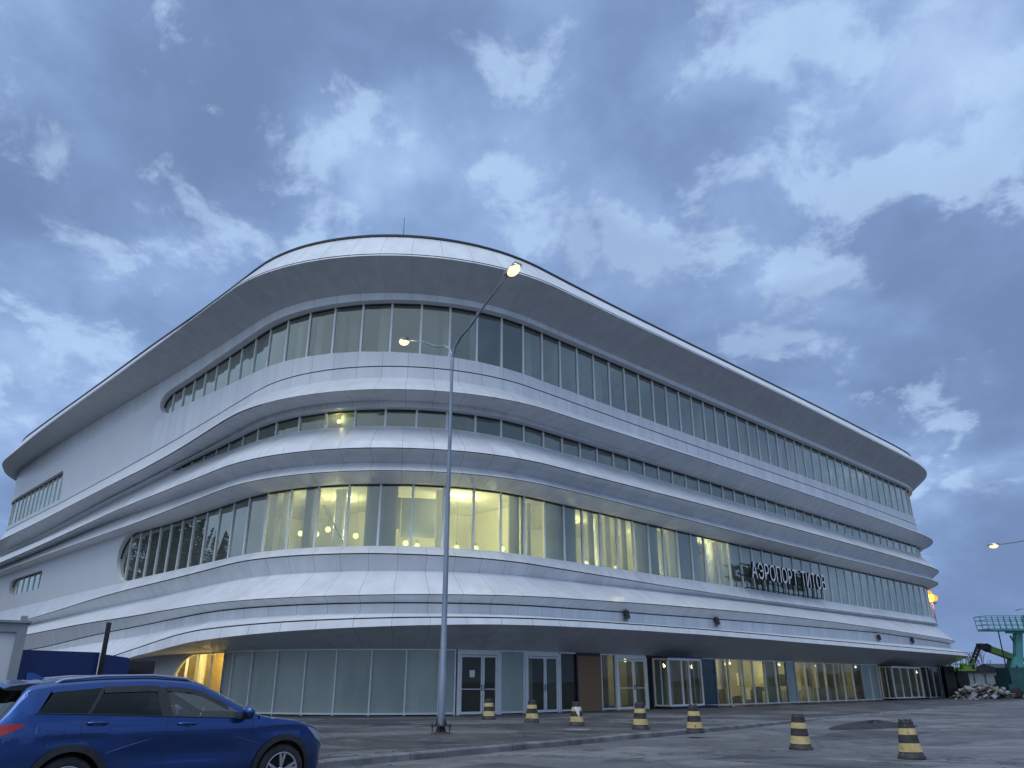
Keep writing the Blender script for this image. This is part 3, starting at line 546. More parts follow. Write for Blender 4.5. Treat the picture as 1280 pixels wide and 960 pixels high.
# ground floor: rooms
z0,z1=.0,2.91
mb=MB()
for a,b in zip(sl[:-1],sl[1:]):
    if -26<a<-16.2: mb.quad([P(a,-2.0,z0),P(b,-2.0,z0),P(b,-2.0,z1),P(a,-2.0,z1)],smooth=True)
for s in (-26,-15.45): fbox(mb,s-.06,s+.06,-2.0,-.1,z0,z1)
mb.build('interior_wall',M['ochre'],term)
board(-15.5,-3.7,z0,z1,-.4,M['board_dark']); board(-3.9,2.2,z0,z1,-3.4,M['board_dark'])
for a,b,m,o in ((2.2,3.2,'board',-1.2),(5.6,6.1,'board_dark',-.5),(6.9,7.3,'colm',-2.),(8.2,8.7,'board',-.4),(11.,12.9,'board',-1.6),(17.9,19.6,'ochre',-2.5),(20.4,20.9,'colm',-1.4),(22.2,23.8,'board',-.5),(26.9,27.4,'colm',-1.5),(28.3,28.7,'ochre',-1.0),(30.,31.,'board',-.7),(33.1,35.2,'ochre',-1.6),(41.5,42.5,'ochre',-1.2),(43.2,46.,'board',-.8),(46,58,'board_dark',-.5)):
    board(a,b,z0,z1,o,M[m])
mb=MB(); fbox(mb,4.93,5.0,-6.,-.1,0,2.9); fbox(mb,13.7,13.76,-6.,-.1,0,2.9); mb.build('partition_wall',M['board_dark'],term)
board(5,46,0,2.9,-5.2,M['drywall'],'plasterboard_lining')
# clutter seen through the shop windows
for k in range(46):
    s=random.uniform(15.6,35); o=random.uniform(-4,-.8); h=random.uniform(.25,1.25); w=random.uniform(.15,.6); pz=0 if random.random()<.75 else random.uniform(.5,1.5)
    mb=MB(); p=P(s,o,0); mb.box(-w/2,w/2,-.2,.2,pz,pz+h,0,Matrix.Translation(p)@Matrix.Rotation(random.uniform(0,3),4,'Z'))
    if k==0: CL_=MB()
    b0=len(CL_.v); CL_.v+=mb.v; CL_.f+=[tuple(i+b0 for i in f) for f in mb.f]; mi=random.randrange(4); CL_.m+=[mi]*len(mb.m); CL_.uv+=mb.uv; CL_.sm+=mb.sm
o=CL_.build('stored_building_material',[M['paper'],M['board_dark'],M['osb'],M['colm']],None,kind='stuff'); o['label']='boxes and building material stacked inside the lit ground floor'; o['category']='building material'

# ------------------------------------------------------------------ lamps inside
M['bulb']=emit('lamp_yellow',(1.0,.93,.42),2.2); M['bulb_w']=emit('lamp_warm',(1.0,.88,.55),2.2); M['led']=emit('led_head',(1.0,.84,.50),1.6)
def plight(p,pw,col,r=.12):
    l=bpy.data.lights.new('lamp_light','POINT'); l.energy=pw; l.color=col; l.shadow_soft_size=r
    o=bpy.data.objects.new('lamp_light',l); COL.objects.link(o); o.location=p; return o
def work_lamp(s,o,z,floor,pw,mat='bulb',col=(1,.80,.28),r=.11,lab='bare yellow work lamp hanging inside the lit first floor',grp='work lamps on the first floor'):
    p=P(s,o,floor); t=thing('work_lamp',lab,'work lamp',p,0,grp)
    a=MB(); a.bar((0,0,z-floor+r),(0,0,3.38 if floor<7 else 1.45),.012); a.lathe([(.03,z-floor+r-.02),(.03,z-floor+r+.1)],8); a.build('cord',M['dark'],t)
    b=MB(); b.ball((0,0,z-floor),r); ob=b.build('bulb',M[mat],t); ob.visible_shadow=True
    l=plight((0,0,z-floor+r+.05),pw,col,.08); l.parent=t
G2='work lamps on the first floor'
for s,o,z in ((-12.9,-1.7,8.0),(-12.2,-2.2,8.0),(-10.7,-1.4,8.0),(-9.3,-2.,7.75),(-6.3,-2.6,7.5),(-5.5,-3.,7.45),(-4.4,-1.7,7.3),(-3.2,-2.,7.3),(-1.9,-2.,7.35),(-.3,-1.6,7.4),(1.35,-1.8,7.45),(4.6,-1.5,7.3),(5.9,-1.5,7.3),(7.2,-1.5,7.3),(8.5,-1.5,7.3),(11.7,-1.3,7.35)):
    work_lamp(s,o,z,6.45,80,r=.14,col=(1,.87,.46))
for s,o in ((-11.,-3.),(-3.4,-2.2),(-2.4,-2.2),(6.2,-2.5),(11.6,-2.),(16.3,-1.2),(17.3,-1.2)):
    a=MB(); p=P(s,o,9.8); a.ball((p.x,p.y,9.7),.16,0,12,6,(1.6,1.,.4)); a.build('ceiling_lamp',M['bulb'],term); plight((p.x,p.y,9.5),150 if s<15 else 60,(1,.87,.46))
a=MB(); a.bar(P(-10.35,-.3,8.9),P(-9.05,-.3,6.95),.05); a.build('brace',M['dark'],term)
for s,z in ((9.6,16.5),(11.0,16.5),(10.2,16.35),(14.5,16.4),(6.0,16.4)):
    a=MB(); p=P(s,-.9,z); a.ball(p,.055,0,8,6); a.bar(p,p+Vector((0,0,-.45)),.02,mi=1); a.build('site_light',[M['bulb_w'],M['dark']],term)
work_lamp(-9.95,-.35,12.95,12.0,30,lab='bare yellow lamp behind the mezzanine strip window',grp=None)
for s,o in ((5.6,-2.),(8.,-2.5),(10.8,-3.),(14.6,-4.),(19.3,-4.),(23.,-4.),(30.2,-4.),(34.3,-3.),(16.3,-2.2),(17.4,-3.5),(21.2,-2.5),(25.8,-1.6),(28.,-2.6),(32.,-2.6),(40.5,-2.5),(44,-2.)):
    a=MB(); p=P(s,o,2.6); a.ball((p.x,p.y,2.45),.09,0,10,6); a.bar((p.x,p.y,2.5),(p.x,p.y,2.92),.02,mi=0); a.build('pendant_lamp',M['bulb_w'],term); plight((p.x,p.y,2.2),50,(1,.80,.46))
for s in (-19.3,-17.2): p=P(s,-1.1,2.5); plight((p.x,p.y,2.35),260,(1,.68,.24)); a=MB(); a.ball((p.x,p.y,2.6),.1); a.build('pendant_lamp',M['bulb_w'],term)

# ------------------------------------------------------------------ sign
sg=thing('airport_sign','white cyrillic letters АЭРОПОРТ ТИТОВ on a black frame standing before the first floor windows','sign')
s0,s1=19.35,29.75; txt='АЭРОПОРТ ТИТОВ'; o_=.75
adv=[]; cur=0
def glyph(ch):
    c=bpy.data.curves.new('g','FONT'); c.body=ch; c.size=1.0; c.extrude=.09; c.resolution_u=4
    ob=bpy.data.objects.new('g',c); COL.objects.link(ob); dg=bpy.context.evaluated_depsgraph_get(); dg.update()
    me=bpy.data.meshes.new_from_object(ob.evaluated_get(dg)); bpy.data.objects.remove(ob); return me
tot=0; gl=[]
for ch in txt:
    if ch==' ': gl.append(None); tot+=.42; continue
    me=glyph(ch); xs=[v.co.x for v in me.vertices]; ys=[v.co.y for v in me.vertices]; w_=max(xs)-min(xs); gl.append((me,min(xs),w_,max(ys))); tot+=w_+.12
kx=(s1-s0)/(tot-.12); H=1.0
x=s0
Mt=Matrix(((tR.x,0,-nR.x,0),(tR.y,0,-nR.y,0),(0,1,0,0),(0,0,0,1)))
for g in gl:
    if g is None: x+=.42*kx; continue
    me,mn,w_,hh=g
    for v in me.vertices:
        q=P(x+(v.co.x-mn)*kx,o_+v.co.z,7.5+v.co.y*H/.7); v.co=q
    me.materials.clear(); me.materials.append(base('sign_white',(.72,.74,.78),.5)[0] if 'sign_white' not in bpy.data.materials else bpy.data.materials['sign_white']); me.materials.append(M['dark']); me.update()
    for p in me.polygons: p.material_index=0 if p.normal.dot(Vector((-nR.x,-nR.y,0)))>.8 else 1
    ob=bpy.data.objects.new('letter',me); COL.objects.link(ob); ob.parent=sg
    x+=(w_+.12)*kx
mb=MB()
for zz in (7.62,8.32): mb.bar(P(s0-.9,o_-.2,zz),P(s1+.1,o_-.2,zz),.07)
k=0
for i in range(15):
    s=s0+.3+(s1-s0-.5)*i/14
    mb.bar(P(s,o_-.24,6.9),P(s,o_-.24,8.4),.06,.05,up=(tR.x,tR.y,0)); mb.bar(P(s,o_-.24,6.95),P(s,0.05,6.95),.05)
mb.build('support_frame',M['dark'],sg)
# floodlights bolted on the canopy band
for px,py in ((780,769),(893,777),(1096,797),(1138,801)):
    best=min((abs(640+0-0),0) for _ in (0,))
    d=ray(px,py); lo,hi=3.,56.
    for _ in range(40):
        m=(lo+hi)/2; q=P(m,1.35,0); 
        if q.x/q.y<d.x/d.y: lo=m
        else: hi=m
    s=(lo+hi)/2; z=CAMZ+P(s,1.35,0).y/d.y*d.z
    p,n,t=frame(s); rot=math.atan2(t.y,t.x)
    mb=MB(); X=Matrix.Translation(P(s,1.45,z))@Matrix.Rotation(rot,4,'Z')
    mb.box(-.13,.13,-.16,.0,-.19,.19,0,X@Matrix.Rotation(R_(-12),4,'X')); mb.box(-.04,.04,0,.3,-.05,.05,0,X); mb.box(-.15,.15,-.05,.02,-.26,-.21,0,X)
    mb.build('floodlight',M['bolt'],term)
mb=MB(); p=P(-7.2,-.2,22.0); mb.tube([p,p+Vector((0,0,2.1))],[.025,.012],6); mb.build('lightning_rod',M['dark'],term)
# ------------------------------------------------------------------ ground, road, kerb
K0=Vector((0,18.82)); KD=Vector((.6625,.749)).normalized(); KN=Vector((KD.y,-KD.x))   # KN points to the road side
def kp(t,w,z): q=K0+KD*t+KN*w; return Vector((q.x,q.y,z))
def asphalt(name,c1,c2,dust,damt,rough,spots=()):
    m,nt,b=base(name,c1,rough,0,.4)
    tc=N(nt,'ShaderNodeTexCoord'); src=tc.outputs['Object']
    def noise(sc,det,st=None,rg=.55,dist=0.):
        n=N(nt,'ShaderNodeTexNoise'); n.inputs['Scale'].default_value=sc; n.inputs['Detail'].default_value=det; n.inputs['Roughness'].default_value=rg; n.inputs['Distortion'].default_value=dist
        if st:
            mp=N(nt,'ShaderNodeMapping'); mp.inputs['Scale'].default_value=st; mp.inputs['Rotation'].default_value=(0,0,R_(-48)); nt.links.new(src,mp.inputs[0]); nt.links.new(mp.outputs[0],n.inputs['Vector'])
        else: nt.links.new(src,n.inputs['Vector'])
        return n.outputs['Fac']
    def ramp(f,lo,hi,a,bb):
        r=N(nt,'ShaderNodeMapRange',interpolation_type='SMOOTHSTEP'); nt.links.new(f,r.inputs[0]); r.inputs[1].default_value=lo; r.inputs[2].default_value=hi; r.inputs[3].default_value=a; r.inputs[4].default_value=bb; return r.outputs[0]
    def mix(f,a,bb):
        x=N(nt,'ShaderNodeMix',data_type='RGBA'); nt.links.new(f,x.inputs[0])
        for i,v in ((6,a),(7,bb)):
            if isinstance(v,tuple): x.inputs[i].default_value=(*v,1)
            else: nt.links.new(v,x.inputs[i])
        return x.outputs[2]
    c=mix(ramp(noise(.16,5),.38,.62,0,1),c1,c2)
    c=mix(ramp(noise(38,3),.42,.72,0,.55),c,(c2[0]*1.9,c2[1]*1.9,c2[2]*1.9))
    c=mix(ramp(noise(.3,7,(.6,1.1,1),.64,.9),.46,.64,0,damt),c,dust)
    c=mix(ramp(noise(1.3,8,(.7,1.2,1),.68,.8),.52,.68,0,damt*.8),c,(dust[0]*1.15,dust[1]*1.15,dust[2]*1.15))
    c=mix(ramp(noise(.35,6,None,.6,.8),.56,.62,0,.6),c,(c1[0]*.55,c1[1]*.55,c1[2]*.58))
    for (x_,y_,r_,a_) in spots:      # spilled plaster dust with ragged edges
        ds=N(nt,'ShaderNodeVectorMath',operation='DISTANCE'); nt.links.new(src,ds.inputs[0]); ds.inputs[1].default_value=(x_,y_,0)
        ad=N(nt,'ShaderNodeMath',operation='MULTIPLY_ADD'); nt.links.new(noise(.9,7,(.5,1.6,1),.65,.5),ad.inputs[0]); ad.inputs[1].default_value=r_*3.2; nt.links.new(ds.outputs['Value'],ad.inputs[2])
        c=mix(ramp(ad.outputs[0],r_*1.5,r_*2.6,a_,0),c,dust)
    vo=N(nt,'ShaderNodeTexVoronoi',feature='DISTANCE_TO_EDGE'); vo.inputs['Scale'].default_value=.22
    mp=N(nt,'ShaderNodeVectorMath',operation='ADD'); nn=N(nt,'ShaderNodeTexNoise'); nn.inputs['Scale'].default_value=1.2; nn.inputs['Detail'].default_value=5; nt.links.new(src,nn.inputs['Vector'])
    sc=N(nt,'ShaderNodeVectorMath',operation='SCALE'); nt.links.new(nn.outputs['Color'],sc.inputs[0]); sc.inputs['Scale'].default_value=2.2
    nt.links.new(src,mp.inputs[0]); nt.links.new(sc.outputs[0],mp.inputs[1]); nt.links.new(mp.outputs[0],vo.inputs['Vector'])
    c=mix(ramp(vo.outputs['Distance'],.0,.016,.7,0),c,(.012,.012,.014))
    nt.links.new(c,b.inputs['Base Color'])
    nt.links.new(ramp(noise(.5,5),.35,.65,rough-.12,rough+.12),b.inputs['Roughness'])
    bp=N(nt,'ShaderNodeBump'); bp.inputs['Strength'].default_value=.8; bp.inputs['Distance'].default_value=.02; nt.links.new(noise(30,4),bp.inputs['Height']); nt.links.new(bp.outputs[0],b.inputs['Normal'])
    return m
M['road']=asphalt('road_asphalt',(.075,.077,.082),(.105,.107,.113),(.235,.242,.255),.6,.62)
M['pave']=asphalt('pavement_asphalt',(.036,.038,.043),(.052,.054,.06),(.27,.278,.29),.36,.7,[(6.2,34.,2.2,.75),(9.6,34.5,2.,.6),(2.4,33.,1.5,.6),(8.2,30.8,1.8,.6),(4.,31.,1.2,.45),(13.5,38.,2.2,.5)])
M['ground']=noisy('bare_ground',(.055,.055,.05),(.10,.098,.085),.05,.9,lo=.3,hi=.7)
M['kerb']=noisy('kerb_concrete',(.075,.077,.083),(.24,.243,.25),1.6,.8,bump=.6,detail=8,lo=.3,hi=.7)
def rz(t): return -.12+.10*ss(9,22,t)
mb=MB(); S_=3000
mb.quad([(-S_,-S_,-.3),(S_,-S_,-.3),(S_,S_,-.3),(-S_,S_,-.3)]); mb.build('ground',M['ground'],None,'structure')
mb=MB(); ts=[-120,-60,-30]+[-20+2*i for i in range(0,36)]+[70,110,160]; ws=[.0,4,10,20,40,90,160]
for a,b in zip(ts[:-1],ts[1:]):
    for c,d in zip(ws[:-1],ws[1:]): mb.quad([kp(a,c,rz(a)),kp(a,d,rz(a)),kp(b,d,rz(b)),kp(b,c,rz(b))])
mb.build('road',M['road'],None,'structure',merge=True)
mb=MB()
mb.quad([kp(-120,-.16,0),kp(160,-.16,0),kp(160,-150,0),kp(-120,-150,0)]); mb.build('pavement',M['pave'],None,'structure')
mb=MB(); t=-60.0
while t<150:
    L=1.0 if t<40 else 4.0; j=random.uniform(-.012,.012); jz=random.uniform(-.006,.008)
    for_z0=rz(t)-.1
    a=[kp(t+.006,-.16,for_z0),kp(t+L-.006,-.16,for_z0),kp(t+L-.006,.02+j,for_z0),kp(t+.006,.02+j,for_z0)]; hz=.012+jz
    b=[kp(t+.006,-.16,hz),kp(t+L-.006,-.16,hz),kp(t+L-.006,-.005+j,hz),kp(t+.006,-.005+j,hz)]
    b2=[kp(t+.006,.02+j,hz-.03),kp(t+L-.006,.02+j,hz-.03)]
    mb.quad(b[::-1]); mb.quad([b[3],b[2],b2[1],b2[0]][::-1]); mb.quad([b2[0],b2[1],a[2],a[3]][::-1]); mb.quad([a[0],b[0],b[3],b2[0],a[3]][::-1]); mb.quad([a[1],b[1],b[2],b2[1],a[2]])
    t+=L
mb.build('kerb',M['kerb'],None,'structure')
# repair patches and a sawn joint in the asphalt
M['patch']=asphalt('repair_asphalt',(.04,.041,.045),(.058,.06,.065),(.20,.205,.215),.4,.7)
for t0,t1,w0,w1 in ((-6.5,-2.2,1.6,3.4),(1.0,2.6,4.2,8.),(9.5,13.,3.,5.2)):
    mb=MB(); n=8; ed=[kp(t0+(t1-t0)*i/n,w0+random.uniform(-.05,.05),0) for i in range(n+1)]+[kp(t1-(t1-t0)*i/n,w1+random.uniform(-.05,.05),0) for i in range(n+1)]
    mb.quad([Vector((q.x,q.y,rz((Vector((q.x,q.y))-K0).dot(KD))+.004)) for q in ed][::-1]); mb.build('repair_patch',M['patch'],None,'structure')
mb=MB(); a=onz(1112,950,-.12); b=onz(1290,957.5,-.12); pr=None
for i in range(41):
    q=a.lerp(b,i/40)+Vector((random.uniform(-.012,.012),random.uniform(-.03,.03),.004)); w=.012+random.uniform(0,.014)
    if pr: mb.quad([pr[0],q+Vector((0,-w,0)),q+Vector((0,w,0)),pr[1]])
    pr=(q+Vector((0,-w,0)),q+Vector((0,w,0)))
mb.build('road_crack',M['dark'],None,'structure')
# fresh asphalt heap left on the road, flat dark patch
def blob(name,c,rx,ry,h,mat,seed,rot=0):
    rnd=random.Random(seed); mb=MB(); n=28; k=6; pts=[]
    ph=[rnd.uniform(0,6.28) for _ in range(4)]
    for i in range(k+1):
        row=[]
        for j in range(n):
            a=2*math.pi*j/n; q=i/k; e=1+.18*math.sin(2*a+ph[0])+.12*math.sin(3*a+ph[1])+.07*math.sin(7*a+ph[2]); r=q*e
            z=h*(1-q*q)**1.2*(1+.35*math.sin(5*a+ph[3]+3*q))+(.0 if i<k else -.02)+rnd.uniform(0,.012)*(i<k)
            x_,y_=rx*r*math.cos(a),ry*r*math.sin(a); row.append((c[0]+x_*math.cos(rot)-y_*math.sin(rot),c[1]+x_*math.sin(rot)+y_*math.cos(rot),c[2]+max(z,-.02)+.004))
        pts.append(row)
    for i in range(k):
        for j in range(n): mb.quad([pts[i][j],pts[i+1][j],pts[i+1][(j+1)%n],pts[i][(j+1)%n]],smooth=True)
    return mb.build(name,mat)
M['tar']=noisy('fresh_tar',(.014,.015,.018),(.03,.031,.035),3,.7,bump=.6)
q=onz(1092,910,-.1); tag(blob('asphalt_heap',(q.x,q.y,rz(14)),1.7,.9,.16,M['tar'],3,R_(25)),'low dark heap of spilled asphalt on the road by the kerb line','asphalt heap')
q=onz(721,912.5,0); mb=MB(); mb.lathe([(.42,.004),(.42,.025),(.36,.03),(.001,.03)],24); tag(mb.build('manhole_cover',M['kerb'],loc=(q.x,q.y,0)),'pale round manhole cover on the pavement near the kerb','manhole cover')
# pale chips lying on the asphalt
mb=MB()
for k in range(170):
    t=random.uniform(-8,22); w=random.uniform(-9,7); zz=0 if w<-.2 else rz(t); q=kp(t,w,zz); r=random.uniform(.008,.03)
    X=Matrix.Translation((q.x,q.y,zz+.004))@Matrix.Rotation(random.uniform(0,3),4,'Z'); mb.box(-r,r,-r*.6,r*.6,0,r*.5,0,X)
mb.build('gravel',M['kerb'],None,'stuff')

# ------------------------------------------------------------------ striped bollards
M['yel']=noisy('worn_yellow_paint',(.42,.29,.085),(.58,.43,.16),7,.6,detail=10,lo=.3,hi=.55)
M['blk']=noisy('worn_black_paint',(.016,.016,.018),(.05,.048,.045),9,.6,detail=9,lo=.4,hi=.8)
def scuffed(name,cbase,cscuff,amt):
    m=noisy(name,cbase[0],cbase[1],6,.62,detail=10,lo=.3,hi=.6); nt=m.node_tree; b=nt.nodes['Principled BSDF']
    old=b.inputs['Base Color'].links[0].from_socket; tc=N(nt,'ShaderNodeTexCoord'); oi=N(nt,'ShaderNodeObjectInfo')
    ad=N(nt,'ShaderNodeVectorMath',operation='ADD'); nt.links.new(tc.outputs['Object'],ad.inputs[0]); nt.links.new(oi.outputs['Location'],ad.inputs[1])
    n=N(nt,'ShaderNodeTexNoise'); n.inputs['Scale'].default_value=13; n.inputs['Detail'].default_value=8; n.inputs['Roughness'].default_value=.7; nt.links.new(ad.outputs[0],n.inputs['Vector'])
    r=N(nt,'ShaderNodeMapRange'); nt.links.new(n.outputs['Fac'],r.inputs[0]); r.inputs[1].default_value=amt; r.inputs[2].default_value=amt+.05
    x=N(nt,'ShaderNodeMix',data_type='RGBA'); nt.links.new(r.outputs[0],x.inputs[0]); nt.links.new(old,x.inputs[6]); x.inputs[7].default_value=(*cscuff,1); nt.links.new(x.outputs[2],b.inputs['Base Color']); return m
M['yel']=scuffed('worn_yellow_paint',((.46,.34,.13),(.60,.47,.21)),(.14,.10,.06),.575)
M['blk']=scuffed('worn_black_paint',((.014,.014,.016),(.035,.034,.034)),(.30,.25,.16),.61)
def make_bollard(loc,rzv,label,seed):
    t=thing('traffic_bollard',label,'bollard',loc,rzv,'striped bollards along the kerb')
    def R(z): return .245-(.245-.145)*z/.66
    zs=[0,.13,.29,.45,.57,.67]; rnd=random.Random(seed)
    base_=MB(); base_.lathe([(R(0)+.022,0),(R(0)+.02,.05),(R(.06)+.004,.07),(R(.13),.13)],24); ob=base_.build('base_ring',M['blk'],t)
    bd=MB(); pr=[(R(z),z) for z in zs[1:]]; bd.lathe(pr,24,0,None,[0,1,0,1]); bd.build('body',[M['yel'],M['blk']],t)
    tp=MB(); tp.lathe([(.144,.67),(.146,.685),(.135,.705),(.08,.715),(.07,.73),(.001,.732)],24)
    for k in range(4):
        a=k*1.57+.4; tp.box(-.02,.02,-.02,.02,.695,.74,0,Matrix.Translation((.10*math.cos(a),.10*math.sin(a),0)))
    tp.build('cap',M['blk'],t)
    return t
bl=[(611,899.5,0,'striped bollard standing before the double door with the paper notice'),(665,903,0,'striped bollard before the second white framed door'),(721,907.5,0,'striped bollard with torn yellow top band before the chipboard sheet'),(801,911.5,0,'striped bollard before the double door right of the chipboard'),(869,916,0,'striped bollard by the kerb before the glazed entrance porch'),(1001.5,937,-.12,'striped bollard on the open road left of the last one'),(1140,948.5,-.12,'largest striped bollard, far right on the open road')]
b0=None
for i,(x,y,z,l) in enumerate(bl):
    q=onz(x,y,z); sc=.98 if z==0 else .97
    if b0 is None: b0=make_bollard((q.x,q.y,z+.002),.3,l,1)
    else:
        b_=dup(b0,(q.x,q.y,z+.002),random.uniform(0,6),l,sc*random.uniform(.97,1.02)); b_.rotation_euler=(R_(random.uniform(-1.5,1.5)),R_(random.uniform(-1.5,1.5)),random.uniform(0,6))
        if i==2:
            tt=MB()
            for a,z0,z1 in ((-.5,.50,.585),(-.3,.44,.585),(-.1,.36,.575),(.1,.30,.57),(.3,.47,.58),(.5,.53,.585)):
                ca,sa=math.cos(a-1.4-b_.rotation_euler.z),math.sin(a-1.4-b_.rotation_euler.z); r0=.245-.1*z0/.66+.006; r1=.245-.1*z1/.66+.006; tx,ty=-sa*.028,ca*.028
                tt.quad([(ca*r0-tx,sa*r0-ty,z0),(ca*r0+tx,sa*r0+ty,z0+.02),(ca*r1+tx,sa*r1+ty,z1),(ca*r1-tx,sa*r1-ty,z1)])
            tt.build('torn_tape',M['paper'],b_)

# ------------------------------------------------------------------ street lamps
def lamp_post(loc,dirv,H,label,arms=2,lit=True,L=1.8,rise=1.5,power=45):
    t=thing('street_lamp',label,'street lamp',loc,math.atan2(dirv[1],dirv[0]),None)
    p=MB(); p.tube([(0,0,.22),(0,0,1.6),(0,0,1.62),(0,0,H*.55),(0,0,H)],[.10,.095,.084,.068,.044],14); p.build('pole',M['galv'],t)
    f=MB(); f.box(-.22,.22,-.22,.22,.19,.215)
    for sx in (-1,1):
        for sy in (-1,1): f.tube([(sx*.17,sy*.17,.0),(sx*.17,sy*.17,.27)],.014,6); f.lathe([(.028,.215),(.028,.24),(.001,.24)],6,0,Matrix.Translation((sx*.17,sy*.17,0))); f.lathe([(.03,.165),(.03,.19)],6,0,Matrix.Translation((sx*.17,sy*.17,0)))
        f.quad([(sx*.11,0,.215),(sx*.2,0,.215),(sx*.115,0,.42)]); f.quad([(0,sx*.11,.215),(0,sx*.2,.215),(0,sx*.115,.42)])
    f.lathe([(.32,-.01),(.26,.03),(.14,.06),(.1,.19)],16); f.build('base_flange',M['bolt'],t)
    for k in range(arms):
        sx=1 if k==0 else -1; a=MB()
        pts=[(0,0,H-.5),(0,0,H-.05),(sx*.1*L/1.8,0,H+.28),(sx*.3*L/1.8,0,H+.52),(sx*.62*L/1.8,0,H+.68),(sx*L*.6,0,H+.68+(rise-.68)*.45),(sx*L,0,H+rise)]
        a.tube(pts,[.06,.055,.045,.04,.036,.034,.03],10); a.build('arm',M['galv'],t)
        d=Vector((sx*L*.4,0,(rise-.68)*.55)).normalized(); ang=math.atan2(d.z,abs(d.x)); X=Matrix.Translation((sx*L,0,H+rise))@Matrix.Rotation(0 if sx>0 else math.pi,4,'Z')@Matrix.Rotation(-ang*.6,4,'Y')
        h=MB(); h.box(-.05,.55,-.14,.14,-.03,.04,0,X); h.box(.02,.42,-.09,.09,.04,.075,0,X); hd=h.build('lamp_head',M['galv'],t); bevel(hd,.02)
        if lit:
            e=MB(); e.ball((0,0,0),.19,0,16,8); e.v=[tuple(X@Vector((v[0]*1.35+.28,v[1]*.85,v[2]*.75-.045))) for v in e.v]; ob=e.build('lamp_lens',M['led'],hd)
            q=X@Vector((.35,0,-.15)); l=plight(q,power,(1,.84,.55),.12); l.parent=t
    return t
q=onz(551,917.5,0)
lamp_post((q.x,q.y,0),Vector((1.76,-2.3)),11.05,'tall galvanised street lamp with two lit arms before the rounded corner',2,True,2.95,1.64)
hd=at(1238,678,44.0); dv=Vector((-1,.05)); 
lamp_post((hd.x+2.4+.5,hd.y,rz(40)),dv,hd.z-.55-rz(40),'street lamp beyond the right edge, only its lit white head and arm in view',1,True,2.4,.45)
hd=at(1273,761,86.0)
lamp_post((hd.x+1.9,hd.y,rz(40)),dv,hd.z-.3-rz(40),'unlit lamp arm just above the work platform',1,False,1.6,.25)
# ------------------------------------------------------------------ blue estate car
def pl(pts,x):
    if x<=pts[0][0]: return pts[0][1]
    for (a,b),(c,d) in zip(pts[:-1],pts[1:]):
        if x<=c: 
            return b+(d-b)*(x-a)/(c-a)
    return pts[-1][1]
def smoothpl(pts,x,w=.06):
    return (pl(pts,x-w)+2*pl(pts,x-w/2)+3*pl(pts,x)+2*pl(pts,x+w/2)+pl(pts,x+w))/9
ZT=[(-2.24,.42),(-2.215,.70),(-2.15,.76),(-2.11,.98),(-2.06,1.04),(-1.80,1.405),(-1.5,1.455),(-1.0,1.495),(-.45,1.508),(0,1.478),(.2,1.435),(.99,1.03),(1.1,1.005),(1.5,.95),(1.8,.875),(2.0,.785),(2.11,.68),(2.17,.46)]
ZB=[(-2.24,.40),(-2.2,.60),(-2.1,.92),(-1.9,1.06),(-1.72,1.095),(-1.2,1.075),(-.3,1.03),(.6,.985),(1.0,.96),(1.5,.905),(1.8,.835),(2.0,.73),(2.11,.60),(2.17,.42)]
WF=[(-2.24,.70),(-2.2,.80),(-2.1,.895),(-1.95,.95),(-1.75,.985),(-1.3,1.),(1.2,1.),(1.55,.98),(1.8,.92),(1.98,.82),(2.1,.66),(2.17,.46)]
WZ=[(.2,.93),(.33,.955),(.5,.985),(.70,1.0),(.84,.994),(.895,1.006),(.93,.988),(1.0,.962),(1.1,.935)]
def czt(x): return smoothpl(ZT,x,.05 if abs(x)<1.9 else .012)
def czb(x): return min(smoothpl(ZB,x,.08 if abs(x)<1.8 else .02),czt(x)-.015)
def cw(x,z): 
    y=.885*smoothpl(WF,x,.05)*pl(WZ,z)
    return y-.030*math.exp(-((x-.0)/.85)**4)*math.exp(-((z-.62)/.14)**2)
def cze(x): return czt(x)-min(.075,.5*(czt(x)-czb(x)))
def cgy(x,z): return cw(x,czb(x))-(z-czb(x))*.50-.10*max(0,(z-czb(x)))**2
def sy(x,z): return cgy(x,z) if z>czb(x) else cw(x,z)
XA=(-1.30,1.335); RAR=.385
def clow(x):
    z=.24
    for a in XA:
        d=abs(x-a)
        if d<RAR: z=max(z,.33+math.sqrt(RAR**2-d*d))
    return min(z,czb(x)-.02)
xs=sorted(set([round(-2.24+.015*i,4) for i in range(0,9)]+[round(-2.1+.05*i,4) for i in range(0,84)]+[2.11,2.13,2.15,2.16,2.17]+[a+s*RAR*math.cos(k*math.pi/20) for a in XA for s in (-1,1) for k in range(0,11)]))
M['paint']=base('blue_metallic_paint',(.003,.048,.205),.3,.95,.5)[0]
pb=M['paint'].node_tree.nodes['Principled BSDF']; pb.inputs['Coat Weight'].default_value=1.; pb.inputs['Coat Roughness'].default_value=.03; pb.inputs['Coat IOR'].default_value=1.6
_nt=M['paint'].node_tree; _tc=N(_nt,'ShaderNodeTexCoord'); _n=N(_nt,'ShaderNodeTexNoise'); _n.inputs['Scale'].default_value=3; _n.inputs['Detail'].default_value=8; _nt.links.new(_tc.outputs['Object'],_n.inputs['Vector']); _r=N(_nt,'ShaderNodeMapRange'); _r.inputs[3].default_value=.26; _r.inputs[4].default_value=.44; _nt.links.new(_n.outputs['Fac'],_r.inputs[0]); _nt.links.new(_r.outputs[0],pb.inputs['Roughness'])
M['rail']=base('satin_glint',(.30,.36,.48),.3,.7)[0]
M['plast']=noisy('black_plastic',(.012,.013,.015),(.022,.023,.026),9,.55)
M['cglass']=glass('car_glass',(.80,.85,.83),1.5,1.2,dust=.16,dcol=(.5,.56,.55)); M['tint']=glass('tinted_glass',(.05,.055,.06),1.52,1.0)  # the pale car_glass dust layer also paints in a reflective sheen
